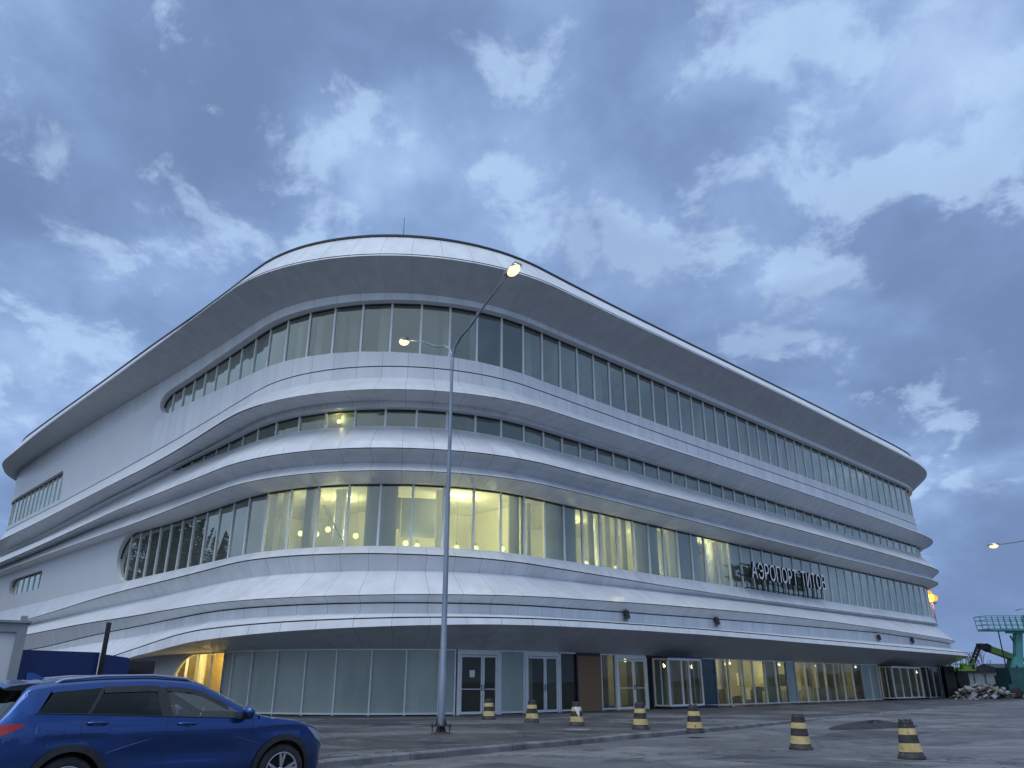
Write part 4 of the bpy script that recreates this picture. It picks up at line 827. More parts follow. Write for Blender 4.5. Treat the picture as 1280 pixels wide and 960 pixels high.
M['rubber']=noisy('tyre_rubber',(.012,.012,.013),(.03,.03,.03),8,.8)
M['alloy']=base('alloy_rim',(.55,.56,.58),.3,.8)[0]; M['red']=base('red_lens',(.32,.008,.012),.12,0,.6)[0]; M['chrome']=base('chrome',(.6,.62,.65),.12,1.)[0]
M['lamp']=base('headlamp_glass',(.45,.48,.52),.08,.4,.8)[0]; M['seat']=base('dark_upholstery',(.02,.02,.022),.85)[0]
car=thing('parked_car','dark blue estate car with tinted rear windows and roof spoiler parked in the left foreground','car',(-4.595,10.93,-.12),R_(45.6))
body=MB(); NL,NG,NT=11,4,6
def section(x,sgn):
    zl,zb_,ze,zt_=clow(x),czb(x),cze(x),czt(x); pts=[]
    for i in range(NL+1):
        z=zl+(zb_-zl)*i/NL; pts.append((cw(x,z),z))
    for i in range(1,NG+1):
        z=zb_+(ze-zb_)*i/NG; pts.append((cgy(x,z),z))
    ye=cgy(x,ze)
    for f,h in ((.955,.42),(.88,.70),(.72,.89),(.45,.97),(.2,.995),(0,1.)): pts.append((ye*f,ze+(zt_-ze)*h))
    return [Vector((x,sgn*y,z)) for y,z in pts]
for sgn in (-1,1):
    secs=[section(x,sgn) for x in xs]
    for i in range(len(xs)-1):
        xm=(xs[i]+xs[i+1])/2
        for j in range(len(secs[0])-1):
            if NL<=j<NL+NG and -1.78<xm<.93: continue
            top=j>=NL+NG
            mi=0
            if top and j>=NL+NG+1 and (.24<xm<.97): mi=1
            if top and j>=NL+NG+1 and (-2.05<xm<-1.83): mi=2
            q=[secs[i][j],secs[i+1][j],secs[i+1][j+1],secs[i][j+1]]
            body.quad(q if sgn<0 else q[::-1],mi,smooth=True)
    for e,fl in ((0,False),(-1,True)):
        c=secs[e]; ctr=[Vector((p.x,0,p.z)) for p in c]
        for j in range(len(c)-1):
            q=[c[j],c[j+1],ctr[j+1],ctr[j]]; body.quad(q if (sgn<0)!=fl else q[::-1],0)
body.build('body',[M['paint'],M['cglass'],M['tint']],car,merge=True)
def band(name,mat,x0b,x0t,x1b,x1t,zlo,zhi,side,off=.0,n=10,rows=4,parent=car):
    """patch of the glasshouse side between two slanted lines; zlo/zhi are functions of x"""
    mb=MB(); g=[]
    for i in range(n+1):
        f=i/n; row=[]
        for k in range(rows+1):
            h=k/rows; x=(x0b+(x1b-x0b)*f)*(1-h)+(x0t+(x1t-x0t)*f)*h
            a,b=zlo(x),zhi(x); z=a+(max(b,a+.001)-a)*h; row.append(Vector((x,side*(sy(x,z)+off),z)))
        g.append(row)
    for i in range(n):
        for k in range(rows):
            q=[g[i][k],g[i+1][k],g[i+1][k+1],g[i][k+1]]; mb.quad(q if side<0 else q[::-1],0,smooth=True)
    return mb.build(name,mat,parent)
zw=lambda x: max(cze(x)-.062,czb(x))
zb0=lambda x: czb(x)
for sd in (-1,1):
    band('side_panel',M['paint'],-1.82,-1.82,-1.70,-1.54,zb0,lambda x:cze(x),sd)
    band('quarter_window',M['tint'],-1.70,-1.54,-1.19,-1.02,zb0,zw,sd,.001)
    band('window_pillar',M['plast'],-1.19,-1.02,-1.155,-.985,zb0,zw,sd,.003,n=2)
    rd=band('rear_side_window',M['tint'],-1.155,-.985,-.33,-.38,zb0,zw,sd,.001)
    band('window_pillar',M['plast'],-.33,-.38,-.19,-.25,zb0,zw,sd,.002,n=3)
    band('front_side_window',M['cglass'],-.19,-.25,.93,.93,zb0,zw,sd,.0,n=26)
    band('roof_edge',M['paint'],-1.56,-1.56,.93,.93,zw,lambda x:cze(x),sd,0,n=40,rows=2)
    band('wind_deflector',M['plast'],-1.0,-1.0,-.36,-.36,lambda x:zw(x)-.055,lambda x:zw(x)+.012,sd,.014,n=12,rows=2)
    band('wind_deflector',M['plast'],-.26,-.26,.52,.52,lambda x:zw(x)-.04,lambda x:zw(x)+.012,sd,.014,n=14,rows=2)
    band('mirror_base',M['plast'],.60,.60,.93,.93,zb0,lambda x:max(min(czb(x)+.07,zw(x)),czb(x)),sd,.004,n=8,rows=2)
def surf_line(pts,r,mat,name,side=-1,off=.001,parent=car):
    mb=MB(); fine=[]
    for (a,b),(c,d) in zip(pts[:-1],pts[1:]):
        for i in range(8): f=i/8; fine.append((a+(c-a)*f,b+(d-b)*f))
    fine.append(pts[-1]); mb.tube([(x,side*(sy(x,z)+off),z) for x,z in fine],r,6); return mb.build(name,mat,parent)
for sd in (-1,1):
    surf_line([(-.26,1.02),(-.27,.8),(-.25,.3)],.004,M['plast'],'door_seam',sd,-.001)
    surf_line([(-1.19,1.075),(-1.25,.98),(-1.22,.86),(-1.05,.72),(-.93,.55)],.004,M['plast'],'door_seam',sd,-.001)
    surf_line([(.84,.965),(.86,.7),(.84,.3)],.004,M['plast'],'door_seam',sd,-.001)
    surf_line([(-1.72,1.1),(-1.2,1.079),(-.3,1.034),(.62,.99)],.007,M['plast'],'window_trim',sd,.004)
    for x0 in (-1.06,-.10+.08):
        mb=MB(); z0=.985 if x0<-.5 else .945
        mb.tube([(x0-.11,sd*(sy(x0-.11,z0)+.012),z0),(x0-.08,sd*(sy(x0,z0)+.035),z0+.004),(x0+.08,sd*(sy(x0,z0)+.035),z0),(x0+.11,sd*(sy(x0+.11,z0)+.012),z0-.004)],.014,8); mb.ball((x0,sd*(sy(x0,z0)+.0),z0-.02),.05,0,10,6,(1.5,.2,.6)); mb.build('door_handle',M['paint'],car)
    mb=MB(); mb.ball((.70,sd*1.0,1.065),.1,0,16,10,(.75,1.15,.72)); ob=mb.build('mirror',M['paint'],car); mb=MB(); mb.ball((.71,sd*.99,1.02),.09,0,14,8,(.75,1.1,.5)); mb.bar((.70,sd*.95,1.02),(.72,sd*.84,.99),.06,.05); mb.build('mirror_base',M['plast'],car)
    for a in XA:
        mb=MB(); n=22
        for i in range(n):
            a0,a1=math.pi*(-.12+1.24*i/n),math.pi*(-.12+1.24*(i+1)/n); q=[]
            for aa,rr,of in ((a0,RAR-.012,.018),(a1,RAR-.012,.018),(a1,RAR+.06,.012),(a0,RAR+.06,.012)):
                x=a+rr*math.cos(aa); z=max(.33+rr*math.sin(aa),.22); q.append(Vector((x,sd*(sy(x,z)+of),z)))
            mb.quad(q if sd>0 else q[::-1],smooth=True)
            inner=[q[0],q[1],Vector((q[1].x,sd*.55,q[1].z)),Vector((q[0].x,sd*.55,q[0].z))]; mb.quad(inner,smooth=True)
        mb.build('wheel_arch',M['plast'],car)
        w=MB(); c=Vector((a,sd*.765,.325)); X=Matrix.Translation(c)@Matrix.Rotation(-sd*math.pi/2,4,'X')
        w.lathe([(.20,-.1),(.30,-.105),(.325,-.085),(.33,-.04),(.33,.04),(.325,.08),(.30,.1),(.235,.105),(.215,.09)],40,0,X,cap=False); wh=w.build('wheel',M['rubber'],car)
        rm=MB(); rm.lathe([(.225,.1),(.22,.085),(.2,.03),(.05,.0),(.001,.0)],40,1,X,cap=False); rm.lathe([(.232,.104),(.222,.108),(.212,.095)],40,0,X,cap=False)
        for k in range(5):
            for d in (-.16,.16):
                aa=k*2*math.pi/5+d+.3; rm.bar(X@Vector((.05*math.cos(aa-d*1.2),.05*math.sin(aa-d*1.2),.075)),X@Vector((.222*math.cos(aa),.222*math.sin(aa),.092)),.033,.02,0,up=(0,1,0))
        rm.lathe([(.001,.095),(.035,.095),(.05,.08)],16,0,X); rm.build('rim',[M['alloy'],M['plast']],wh)
    # lamps
    mb=MB(); g=[]
    for i in range(9):
        f=i/8; x=-1.80-.40*f; zl=.985-.165*f**.8; zh=1.0-.015*f; row=[]
        for k in range(4):
            z=zl+(zh-zl)*k/3; row.append(Vector((x,sd*(sy(x,z)+.008),z)))
        g.append(row)
    for i in range(8):
        for k in range(3): q=[g[i][k],g[i+1][k],g[i+1][k+1],g[i][k+1]]; mb.quad(q[::-1] if sd<0 else q,smooth=True)
    mb.build('tail_lamp',M['red'],car)
    mb=MB(); g=[]
    for i in range(9):
        f=i/8; x=1.70+.38*f; zc=czt(x)-.05; zh=min(zc,czb(x)+.0)-.0; zl=zh-.10*min(1,f*2+.15); g.append([Vector((x,sd*(cw(x,zl+(zh-zl)*k/3)+.006),zl+(zh-zl)*k/3)) for k in range(4)])
    for i in range(8):
        for k in range(3): q=[g[i][k],g[i+1][k],g[i+1][k+1],g[i][k+1]]; mb.quad(q if sd<0 else q[::-1],smooth=True)
    mb.build('headlamp',M['lamp'],car)
    for (a,b),(c,d) in (((-.95,.66),(-.42,.80)),((.52,.80),(1.02,.66))):
        mb=MB(); pts=[(a+(c-a)*i/8,b+(d-b)*i/8) for i in range(9)]; mb.tube([(x,sd*(cw(x,z)+.002),z) for x,z in pts],[.002,.006,.009,.01,.01,.01,.009,.006,.002],6)
        mb.build('body_crease',M['paint'],car)
for sd in (-1,1):
    mb=MB(); q=[(x,sd*(cgy(x,cze(x))*.93),cze(x)+.42*(czt(x)-cze(x))+dz) for x,dz in ((-1.52,.0),(-1.44,.028),(-1.0,.035),(-.4,.035),(.0,.028),(.1,.0))]; mb.tube(q,[.012,.016,.016,.016,.016,.012],8); mb.build('glint_rail',M['rail'],car)  # pale tubes added to draw the sky's glint along the roof edge
# fuel flap on the near side
mb=MB(); x0,x1,z0,z1=-1.58,-1.40,.76,.90
mb.tube([(x,-(sy(x,z)-.001),z) for x,z in ((x0,z0),(x1,z0),(x1,z1),(x0,z1),(x0,z0))],.003,5); mb.build('fuel_flap',M['plast'],car)
sp=MB()
pr=[(-1.62,1.452),(-1.80,1.448),(-1.98,1.425),(-2.05,1.398),(-2.04,1.38),(-1.95,1.375),(-1.78,1.39),(-1.62,1.40)]
for i in range(len(pr)):
    a,b=pr[i],pr[(i+1)%len(pr)]
    ys=[-.60,-.55,-.3,0,.3,.55,.60]
    for y0,y1 in zip(ys[:-1],ys[1:]):
        k=lambda y:-.045*(abs(y)/.6)**3
        sp.quad([(a[0]-k(y0)*.8,y0,a[1]+k(y0)),(a[0]-k(y1)*.8,y1,a[1]+k(y1)),(b[0]-k(y1)*.8,y1,b[1]+k(y1)),(b[0]-k(y0)*.8,y0,b[1]+k(y0))],0 if i<3 or i>=7 else 1,smooth=False)
for y in (-.6,.6): sp.quad([(x+.036,y,z-.045) for x,z in pr],1)
sp.build('roof_spoiler',[M['paint'],M['plast']],car)
mb=MB(); mb.quad([(-1.66,0,1.44),(-1.45,0,1.45),(-1.62,.012,1.525)]); 
X=Matrix.Translation((-1.55,0,1.445)); mb.lathe([(.001,.0)],3)if False else None
for s in (-1,1): mb.quad([(-1.67,s*.035,1.43),(-1.42,s*.03,1.44),(-1.60,s*.006,1.525),(-1.665,s*.006,1.525)][::s])
mb.quad([(-1.42,-.03,1.44),(-1.42,.03,1.44),(-1.60,.006,1.525),(-1.60,-.006,1.525)]); mb.build('aerial_fin',M['paint'],car)
st=MB()
for y in (-.37,.37):
    for x in (-.25,-1.05):
        st.box(x-.30,x+.22,y-.24,y+.24,.42,.60); st.bar((x-.22,y,.55),(x-.40,y,1.08),.44,.14,up=(0,1,0)); st.bar((x-.40,y,1.1),(x-.44,y,1.27),.24,.10,up=(0,1,0))
st.box(.42,.85,-.70,.70,.55,.93); st.tube([(.26+.06*math.sin(a)*.6,.37+.185*math.cos(a),.93+.17*math.sin(a)) for a in [i*math.pi/10 for i in range(21)]],.016,6)
st.box(-2.0,1.2,-.74,.74,.22,.4); st.build('seats',M['seat'],car)
mb=MB(); mb.bar((.42,0,1.31),(.38,.16,1.30),.05,.07); mb.build('rear_view_mirror',M['plast'],car)

# ------------------------------------------------------------------ left: site cabin and blue fence
M['cab']=noisy('cabin_sheet',(.52,.54,.57),(.60,.62,.64),1.3,.5,bump=.1); M['cabf']=noisy('cabin_frame',(.20,.23,.25),(.27,.30,.32),2,.5)
cq=at(31.5,800,13.9); ch_=at(31.5,776,13.9).z
cb=thing('site_cabin','white site cabin with a grey steel frame at the left edge','site cabin',(cq.x,cq.y,.0),math.atan2(-.56,-.83),None)
mb=MB(); mb.box(.06,5.9,-2.3,-.05,.15,ch_-.1); mb.build('wall',M['cab'],cb)
mb=MB(); h_=ch_-.04
for x in (0,5.86):
    for y in (0,-2.24): mb.box(x,x+.15,y-.12,y,0,h_)
for z in (0.,h_-.15):
    for y in (.005,-2.245): mb.box(.15,5.86,y-.12,y,z,z+.15)
    for x in (0,5.86): mb.box(x+.005,x+.145,-2.24,-.12,z+.005,z+.145)
mb.build('corner_frame',M['cabf'],cb); mb=MB(); mb.box(-.04,6.05,-2.4,.04,h_,h_+.04); mb.box(.03,.13,-.12,-.02,h_+.04,h_+.12); mb.build('roof',M['cabf'],cb)
M['bluef']=noisy('blue_fence_sheet',(.004,.014,.085),(.007,.022,.12),1.2,.42,stretch=(1,1,.3))
f0=at(22,812,15.9); f1=at(124,815.5,17.6); f2=at(131,818,17.7); f3=at(162.5,822,18.3)
fn=thing('site_fence','dark blue sheet fence panels behind the car roof','fence',(f0.x,f0.y,0))
def sheet(mb,a,b,h0,h1,r=0.):
    d=Vector((b.x-a.x,b.y-a.y,0)); L=d.length; d/=L; n=Vector((-d.y,d.x,0))*.02; a=Vector((a.x-f0.x,a.y-f0.y,0)); c=[]
    prof=[(0,.05),(L,.05),(L,h1-r)]+([(L-r*(1-math.sin(t)),h1-r*(1-math.cos(t))) for t in (1.2,.8,.4)] if r else [])+[(L-r,h1),(0,h0)]
    A=[a+d*x+Vector((0,0,z))-n for x,z in prof]; B=[a+d*x+Vector((0,0,z))+n for x,z in prof]
    mb.quad(A); mb.quad(B[::-1])
    for i in range(len(A)): j=(i+1)%len(A); mb.quad([A[i],B[i],B[j],A[j]])
mb=MB(); sheet(mb,f0,f1,f0.z,f1.z); mb.build('fence_panel',M['bluef'],fn)
mb=MB(); sheet(mb,f2,f3,f2.z,f3.z,.1); mb.build('fence_panel',M['bluef'],fn)
pt=at(136.5,778,17.6); mb=MB(); mb.bar((pt.x-f0.x,pt.y-f0.y,0),(pt.x-f0.x,pt.y-f0.y,pt.z),.075); mb.build('fence_post',M['dark'],fn)
e=at(126.5,816,17.62); mb=MB(); mb.bar((e.x-f0.x,e.y-f0.y,0),(e.x-f0.x,e.y-f0.y,e.z),.05); mb.build('fence_post',M['alu'],fn)
# dark plywood offcut leaning behind the fence
q=at(176,829,20.); mb=MB(); mb.bar((-.45,0,q.z-.1),(.5,.5,.02),1.0,.05,up=(0,0,1)); mb.box(-.8,.3,.05,.12,0,q.z+.05)
tag(mb.build('leaning_board',M['dark'],loc=(q.x,q.y,0)),'black board leaning at the end of the blue fence','board')

# ------------------------------------------------------------------ right: boom lifts, debris, mast
M['lime']=noisy('lime_machine_paint',(.10,.22,.015),(.15,.30,.03),2,.45); M['teal']=noisy('teal_machine_paint',(.05,.22,.215),(.09,.32,.30),2,.45); M['tealD']=noisy('dark_teal_paint',(.012,.06,.065),(.02,.09,.09),2,.5)
def rel(o,*p): return [Vector(q)-Vector(o) for q in p]
YD=74.
o_=at(1264,869,YD); o_.z=-.02
bm_=thing('boom_lift','lime green articulated boom lift with a black jib reaching down beside the terminal corner','boom lift',tuple(o_))
J=[at(1266,822,YD),at(1236,811,YD-1.5),at(1231,808.5,YD-1.7),at(1224.5,808,YD-2.),at(1213,835,YD-2.6),at(1196,837,YD-3.2)]
r=rel(o_,*J)
mb=MB(); mb.box(-1.6,1.6,-1.1,1.1,.35,.85)
mb.build('chassis',M['tealD'],bm_)
for sx in (-1.2,1.2):
    for sy_ in (-1.05,1.05):
        mb=MB(); mb.lathe([(.2,-.17),(.42,-.17),(.45,-.1),(.45,.1),(.42,.17),(.2,.17)],18,0,Matrix.Translation((sx,sy_,.45))@Matrix.Rotation(math.pi/2,4,'X')); mb.build('wheel',M['rubber'],bm_)
mb=MB(); mb.box(-.7,.7,-.8,.8,.9,1.9); mb.bar((.2,0,1.7),r[0]+Vector((0,0,.1)),.5,.6); bevel(mb.build('turret',M['tealD'],bm_),.08)
mb=MB(); mb.bar(r[0],r[1],.42,.52); mb.bar(r[0].lerp(r[1],.6),r[1]+(r[1]-r[0]).normalized()*.2,.34,.42); mb.build('boom',M['lime'],bm_)
mb=MB(); mb.bar(r[1],r[2],.5,.6); mb.bar(r[2],r[3]+Vector((-.1,0,0)),.45,.5)
for d in (-.17,.17): mb.bar(r[3]+Vector((d,0,.1)),r[4]+Vector((d,0,0)),.12,.16)
for i in range(1,7): q=r[3].lerp(r[4],i/7); mb.bar(q+Vector((-.17,0,0)),q+Vector((.17,0,.2)),.07)
mb.build('jib',M['dark'],bm_)
mb=MB(); b=r[5]; mb.bar(r[4],b,.35,.3); mb.box(b.x-.2,b.x+1.3,b.y-.6,b.y+.6,b.z-.1,b.z); 
for x in (-.2,.3,.8,1.3):
    for y in (-.6,.6): mb.bar((b.x+x,b.y+y,b.z),(b.x+x,b.y+y,b.z+.9),.05)
for z in (.45,.9):
    for y in (-.6,.6): mb.bar((b.x-.2,b.y+y,b.z+z),(b.x+1.3,b.y+y,b.z+z),.05)
mb.box(b.x+.2,b.x+.7,b.y-.5,b.y-.2,b.z,b.z+.5); mb.build('basket',M['lime'],bm_)
YD2=72.; o_=at(1283,870,YD2); o_.z=-.02
ml=thing('mast_platform','teal work platform with railings raised on a mast at the right edge','work platform',tuple(o_))
a,b_=rel(o_,at(1229,787,YD2),at(1296,786,YD2)); zt_=a.z; x0,x1=a.x,b_.x
mb=MB(); mb.box(x0,x1,-.9,.9,zt_-.12,zt_+.05); mb.box(x0+2.2,x1-.4,-.5,.5,zt_-.3,zt_-.12); mb.build('deck',M['teal'],ml)
mb=MB(); hh=1.12; n=9
for i in range(n+1):
    x=x0-.1+(x1-x0)*i/n
    for y in (-.9,.9): mb.bar((x+.1,y,zt_),(x,y,zt_+hh),.05)
for z in (.4,.78,hh):
    for y in (-.9,.9): mb.bar((x0+.05-.1*z,y,zt_+z),(x1,y,zt_+z),.05)
    mb.bar((x0+.05-.1*z,-.9,zt_+z),(x0+.05-.1*z,.9,zt_+z),.05)
mb.box(x0+3.9,x1,-.7,.2,zt_+.05,zt_+1.25); mb.build('railing',M['teal'],ml)
mb=MB(); q=rel(o_,at(1274,800,YD2),at(1277,833,YD2),at(1266,835,YD2)); mb.bar((q[0].x,0,zt_-.3),(q[1].x-.3,0,2.6),.5,.6); mb.bar((q[1].x-.3,0,2.7),(.6,.1,1.2),.5,.55); mb.bar((q[0].x-.6,.2,zt_-.5),(q[0].x+.5,.2,2.2),.12); mb.bar((-1.4,-.2,1.0),(-.3,-.1,3.4),.3,.3); mb.build('mast',M['teal'],ml)
mb=MB(); mb.box(q[0].x-1.9,q[0].x-1.82,-.3,-.24,2.,zt_-.1); mb.build('hose',M['dark'],ml)
mb=MB(); mb.box(-2.,2.2,-1.1,1.1,.5,1.15); mb.box(-1.6,-.1,-1.,1.,1.15,2.5); bevel(mb.build('chassis',M['tealD'],ml),.06)
for sx in (-1.4,1.4):
    for sy_ in (-1.05,1.05): mb=MB(); mb.lathe([(.2,-.17),(.42,-.17),(.47,-.1),(.47,.1),(.42,.17),(.2,.17)],18,0,Matrix.Translation((sx,sy_,.47))@Matrix.Rotation(math.pi/2,4,'X')); mb.build('wheel',M['rubber'],ml)
# rubbish heap (one mass of sheets, sacks and boards)
M['deb1']=noisy('dusty_white_sheet',(.15,.153,.16),(.33,.335,.345),2,.8); M['deb2']=noisy('broken_board',(.16,.12,.085),(.26,.21,.16),3,.85); M['deb3']=noisy('dark_rubbish',(.03,.032,.036),(.08,.08,.085),3,.85)
mb=MB(); rnd=random.Random(5)
for k in range(420):
    px=rnd.uniform(1192,1264); h=1.05*max(.15,1-((px-1230)/42)**2); Y=rnd.uniform(66,80); q=at(px,870,Y); z=rnd.uniform(0,1)**1.4*h
    X=Matrix.Translation((q.x,q.y,z))@Matrix.Rotation(rnd.uniform(0,6.28),4,'Z')@Matrix.Rotation(rnd.uniform(-1.,1.),4,'X')@Matrix.Rotation(rnd.uniform(-.8,.8),4,'Y')
    l,w_,t_=rnd.uniform(.15,.95),rnd.uniform(.08,.5),rnd.uniform(.02,.14); mi=rnd.choice([0,0,0,0,1,2,2])
    if rnd.random()<.2: mb.ball((0,0,0),.1,mi,8,5); 
    else: mb.box(-l/2,l/2,-w_/2,w_/2,-t_/2,t_/2,mi,X); continue
    n_=8*6; 
    for i in range(len(mb.v)-n_,len(mb.v)): v=Vector(mb.v[i]); v=Vector((v.x*l*4,v.y*w_*6,v.z*(t_*12+.6)))+Vector((rnd.uniform(-.05,.05),)*3); mb.v[i]=tuple(X@v)
ob=mb.build('rubble',[M['deb1'],M['deb2'],M['deb3']],None,'stuff'); ob['label']='heap of white sacks, broken boards and building rubbish beside the terminal corner'; ob['category']='rubble'
# dark sheet stack against the corner of the terminal
q=at(1189,866,72.); mb=MB(); mb.box(-.4,.5,-.3,.3,0,2.6); mb.bar((-.9,-.5,0),(-.6,.2,2.9),.12); mb.bar((.9,-.6,0),(.4,.1,2.7),.1); mb.box(.7,1.7,-.2,.1,0,2.2)
tag(mb.build('stacked_panel',M['dark'],loc=(q.x,q.y,0)),'dark panels standing upright against the far right corner of the terminal','panel stack')
# lattice mast with a sodium floodlight
q=at(1181,868,128.); mt=thing('floodlight_mast','slim lattice mast with an orange sodium floodlight rising behind the terminal corner','mast',(q.x,q.y,0))
top=at(1176,754,128.).z; mb=MB(); w_=.55
def colr(z): return int(z/2.2)%2
z=0.
while z<top:
    z2=min(z+1.1,top)
    for i in range(4):
        c=[(-w_,-w_),(w_,-w_),(w_,w_),(-w_,w_)]; a,b_=c[i],c[(i+1)%4]
        mb.bar((a[0],a[1],z),(a[0],a[1],z2),.09,mi=colr(z)); mb.bar((a[0],a[1],z),(b_[0],b_[1],z2),.06,mi=colr(z)); mb.bar((a[0],a[1],z2),(b_[0],b_[1],z2),.06,mi=colr(z))
    z=z2
M['mred']=base('mast_red',(.13,.06,.06),.6)[0]; M['mwhite']=base('mast_white',(.26,.26,.29),.6)[0]
mb.build('lattice',[M['mred'],M['mwhite']],mt)
M['sod']=emit('sodium_lamp_glow',(1.,.27,.02),2.2); M['sod2']=emit('sodium_lamp_core',(1.,.5,.07),4.5)
mb=MB(); mb.box(-1.5,1.2,-.5,.5,top-.1,top+.05); mb.build('lamp_platform',M['dark'],mt)
for dx,dz,r_,m_ in ((-.55,.75,.72,'sod'),(.25,.8,.80,'sod2'),(.9,.75,.6,'sod'),(.15,1.5,.5,'sod'),(-.9,1.2,.4,'sod')):  # glowing balls swollen to the width of the lamp's glare
    mb=MB(); mb.ball((dx,-.6,top+dz),r_,0,14,8,(1,.45,.8)); mb.build('sodium_lamp_glow',M[m_],mt)
l=plight((-.2,-1.6,top+.7),900,(1,.45,.1),.5); l.parent=mt
# ------------------------------------------------------------------ far background
M['far']=noisy('distant_woodland',(.02,.03,.03),(.04,.052,.05),.08,.9)
mb=MB(); rnd=random.Random(9); n=150; prev=None
for i in range(n+1):
    a=R_(-60+140*i/n); Rr=330; x,y=Rr*math.sin(a),Rr*math.cos(a); h=4.2+1.8*math.sin(i*.21)+.9*math.sin(i*.9+1)+rnd.uniform(-.6,.6); cur=[Vector((x,y,-.3)),Vector((x*.995,y*.995,h*.6)),Vector((x,y,h)),Vector((x*1.08,y*1.08,h*.7)),Vector((x*1.1,y*1.1,-.3))]
    if prev:
        for k in range(4): mb.quad([prev[k],cur[k],cur[k+1],prev[k+1]],smooth=False)
    prev=cur
ob=mb.build('distant_woods',M['far'],None,'stuff')
q=at(1268,866,150.); sh=thing('site_shed','low grey shed with a shallow roof far behind the rubbish heap','shed',(q.x,q.y,0),.4)
mb=MB(); mb.box(-6,14,-4,4,0,3.0); mb.build('wall',M['cabf'],sh); mb=MB(); 
for s in (-1,1): mb.quad([(-6.5,s*4.5,2.95),(14.5,s*4.5,2.95),(14.5,0,4.4),(-6.5,0,4.4)][::s])
mb.quad([(-6.5,-4.5,2.95),(-6.5,4.5,2.95),(-6.5,0,4.4)]); mb.quad([(14.5,-4.5,2.95),(14.5,4.5,2.95),(14.5,0,4.4)]); mb.build('roof',M['dark'],sh)
# leafless saplings on the skyline
M['bark']=noisy('bark',(.03,.024,.02),(.06,.05,.042),6,.9)
def sapling(loc,h,lab,seed):
    rnd=random.Random(seed); t=thing('bare_tree',lab,'tree',loc,0,'bare saplings on the skyline'); mb=MB(); mb.tube([(0,0,0),(.1,0,h*.5),(0,.1,h)],[.12,.08,.02],6); mb.build('trunk',M['bark'],t); mb=MB()
    for k in range(26):
        z=h*rnd.uniform(.3,.95); a=rnd.uniform(0,6.28); L=(h-z)*.5+.5; mb.bar((.08,0,z),(.08+L*math.cos(a)*.6,L*math.sin(a)*.6,z+L),.035)
    mb.build('branch',M['bark'],t)
for i,(px,Y,h) in enumerate(((1221,118,5.4),(1235,126,5.8),(1192,140,4.5))):
    q=at(px,866,Y); sapling((q.x,q.y,-.2),h,'leafless sapling on the skyline above the rubbish heap',i)
# ------------------------------------------------------------------ spruces that stand left of the street and show in the glass
M['needle']=noisy('spruce_needles',(.018,.032,.014),(.045,.07,.028),1.2,.7); 
def spruce_meshes(seed,h):
    rnd=random.Random(seed); tr=MB(); tr.tube([(0,0,0),(0,0,h*.5),(0,0,h)],[h*.016,h*.011,.02],8)
    fo=MB(); z=h*.12
    while z<h*.985:
        f=(z/h); L=(1-f)**.85*h*.235+.15; nb=int(7+5*(1-f))
        for k in range(nb):
            a=rnd.uniform(0,6.28); l=L*rnd.uniform(.7,1.1); dr=-.28*l*rnd.uniform(.6,1.3); d=Vector((math.cos(a),math.sin(a),0)); sd=Vector((-d.y,d.x,0))
            n=max(3,int(l/.3))
            for i in range(n):
                u=(i+.5)/n; p=d*(l*u)+Vector((0,0,z+dr*u*u)); w=(.16+.32*l*(1-u)*.5)
                for s in (-1,1):
                    q=p+sd*s*w+d*w*.5+Vector((0,0,-.12*w-rnd.uniform(0,.12))); e=d*.12
                    fo.quad([p-e,p+e,q+e*.6+Vector((0,0,-.05)),q-e*.6])
                fo.quad([p-sd*.06,p+sd*.06,p+sd*.05+Vector((0,0,-.3*rnd.uniform(.4,1.))),p-sd*.05+Vector((0,0,-.3))])
        z+=.34*(1.1-.55*f)
    return tr,fo
def refl(px,py,dist):
    d=ray(px,py); n=Vector((-nL.x,-nL.y,0)); 
    # hit with the left facade plane, then mirror
    d2=Vector((d.x,d.y)); t=dL/(d2.dot(nL)); p=Vector((0,0,CAMZ))+d*t; rr=d-2*d.dot(n)*n; rr/=math.hypot(rr.x,rr.y); return p+rr*dist
SPR=[]
for i,(px,py,dist,h) in enumerate(((164,690,44,17),(188,690,37,19),(208,680,38,24),(224,680,36,23),(252,670,46,19),(281,660,50,17.5),(328,640,37,16.4))):
    q=refl(px,py,dist)
    SPR.append((q.x,q.y,h))
base_t=None
for i,(x,y,h) in enumerate(SPR):
    if base_t is None:
        a,b=spruce_meshes(3,16.); t=thing('spruce_tree','tall dark spruce standing left of the street, mirrored in the left windows','tree',(x,y,0),0,'spruces beside the street'); a.build('trunk',M['bark'],t); b.build('crown',M['needle'],t); base_t=t; t.scale=(h/16,)*3
    else: dup(base_t,(x,y,0),i*1.3,base_t['label'],h/16)
SKY=dict(big=(3.1,1.7,0),mid=(.4,5.2,0),fine=(7.7,2.2,0),west=(.74,.90,1.14),gain=1.05,sun=1.05,
 thin=[(1090,70,190,.075),(870,60,110,.09),(900,160,90,.05),(1220,200,140,.06),(720,310,150,.085),(930,330,170,.09),(655,45,110,.08),(590,170,110,.06),(470,190,100,.05),(320,270,200,.05),(1100,545,160,.05),(60,290,150,.03),(80,430,150,.02),(30,0,80,.05)],
 thick=[(575,0,70,.06),(1130,410,230,.09),(960,240,150,.05),(150,110,230,.12),(330,120,200,.07),(20,340,100,.05),(1270,60,110,.06),(1240,640,240,.05)])
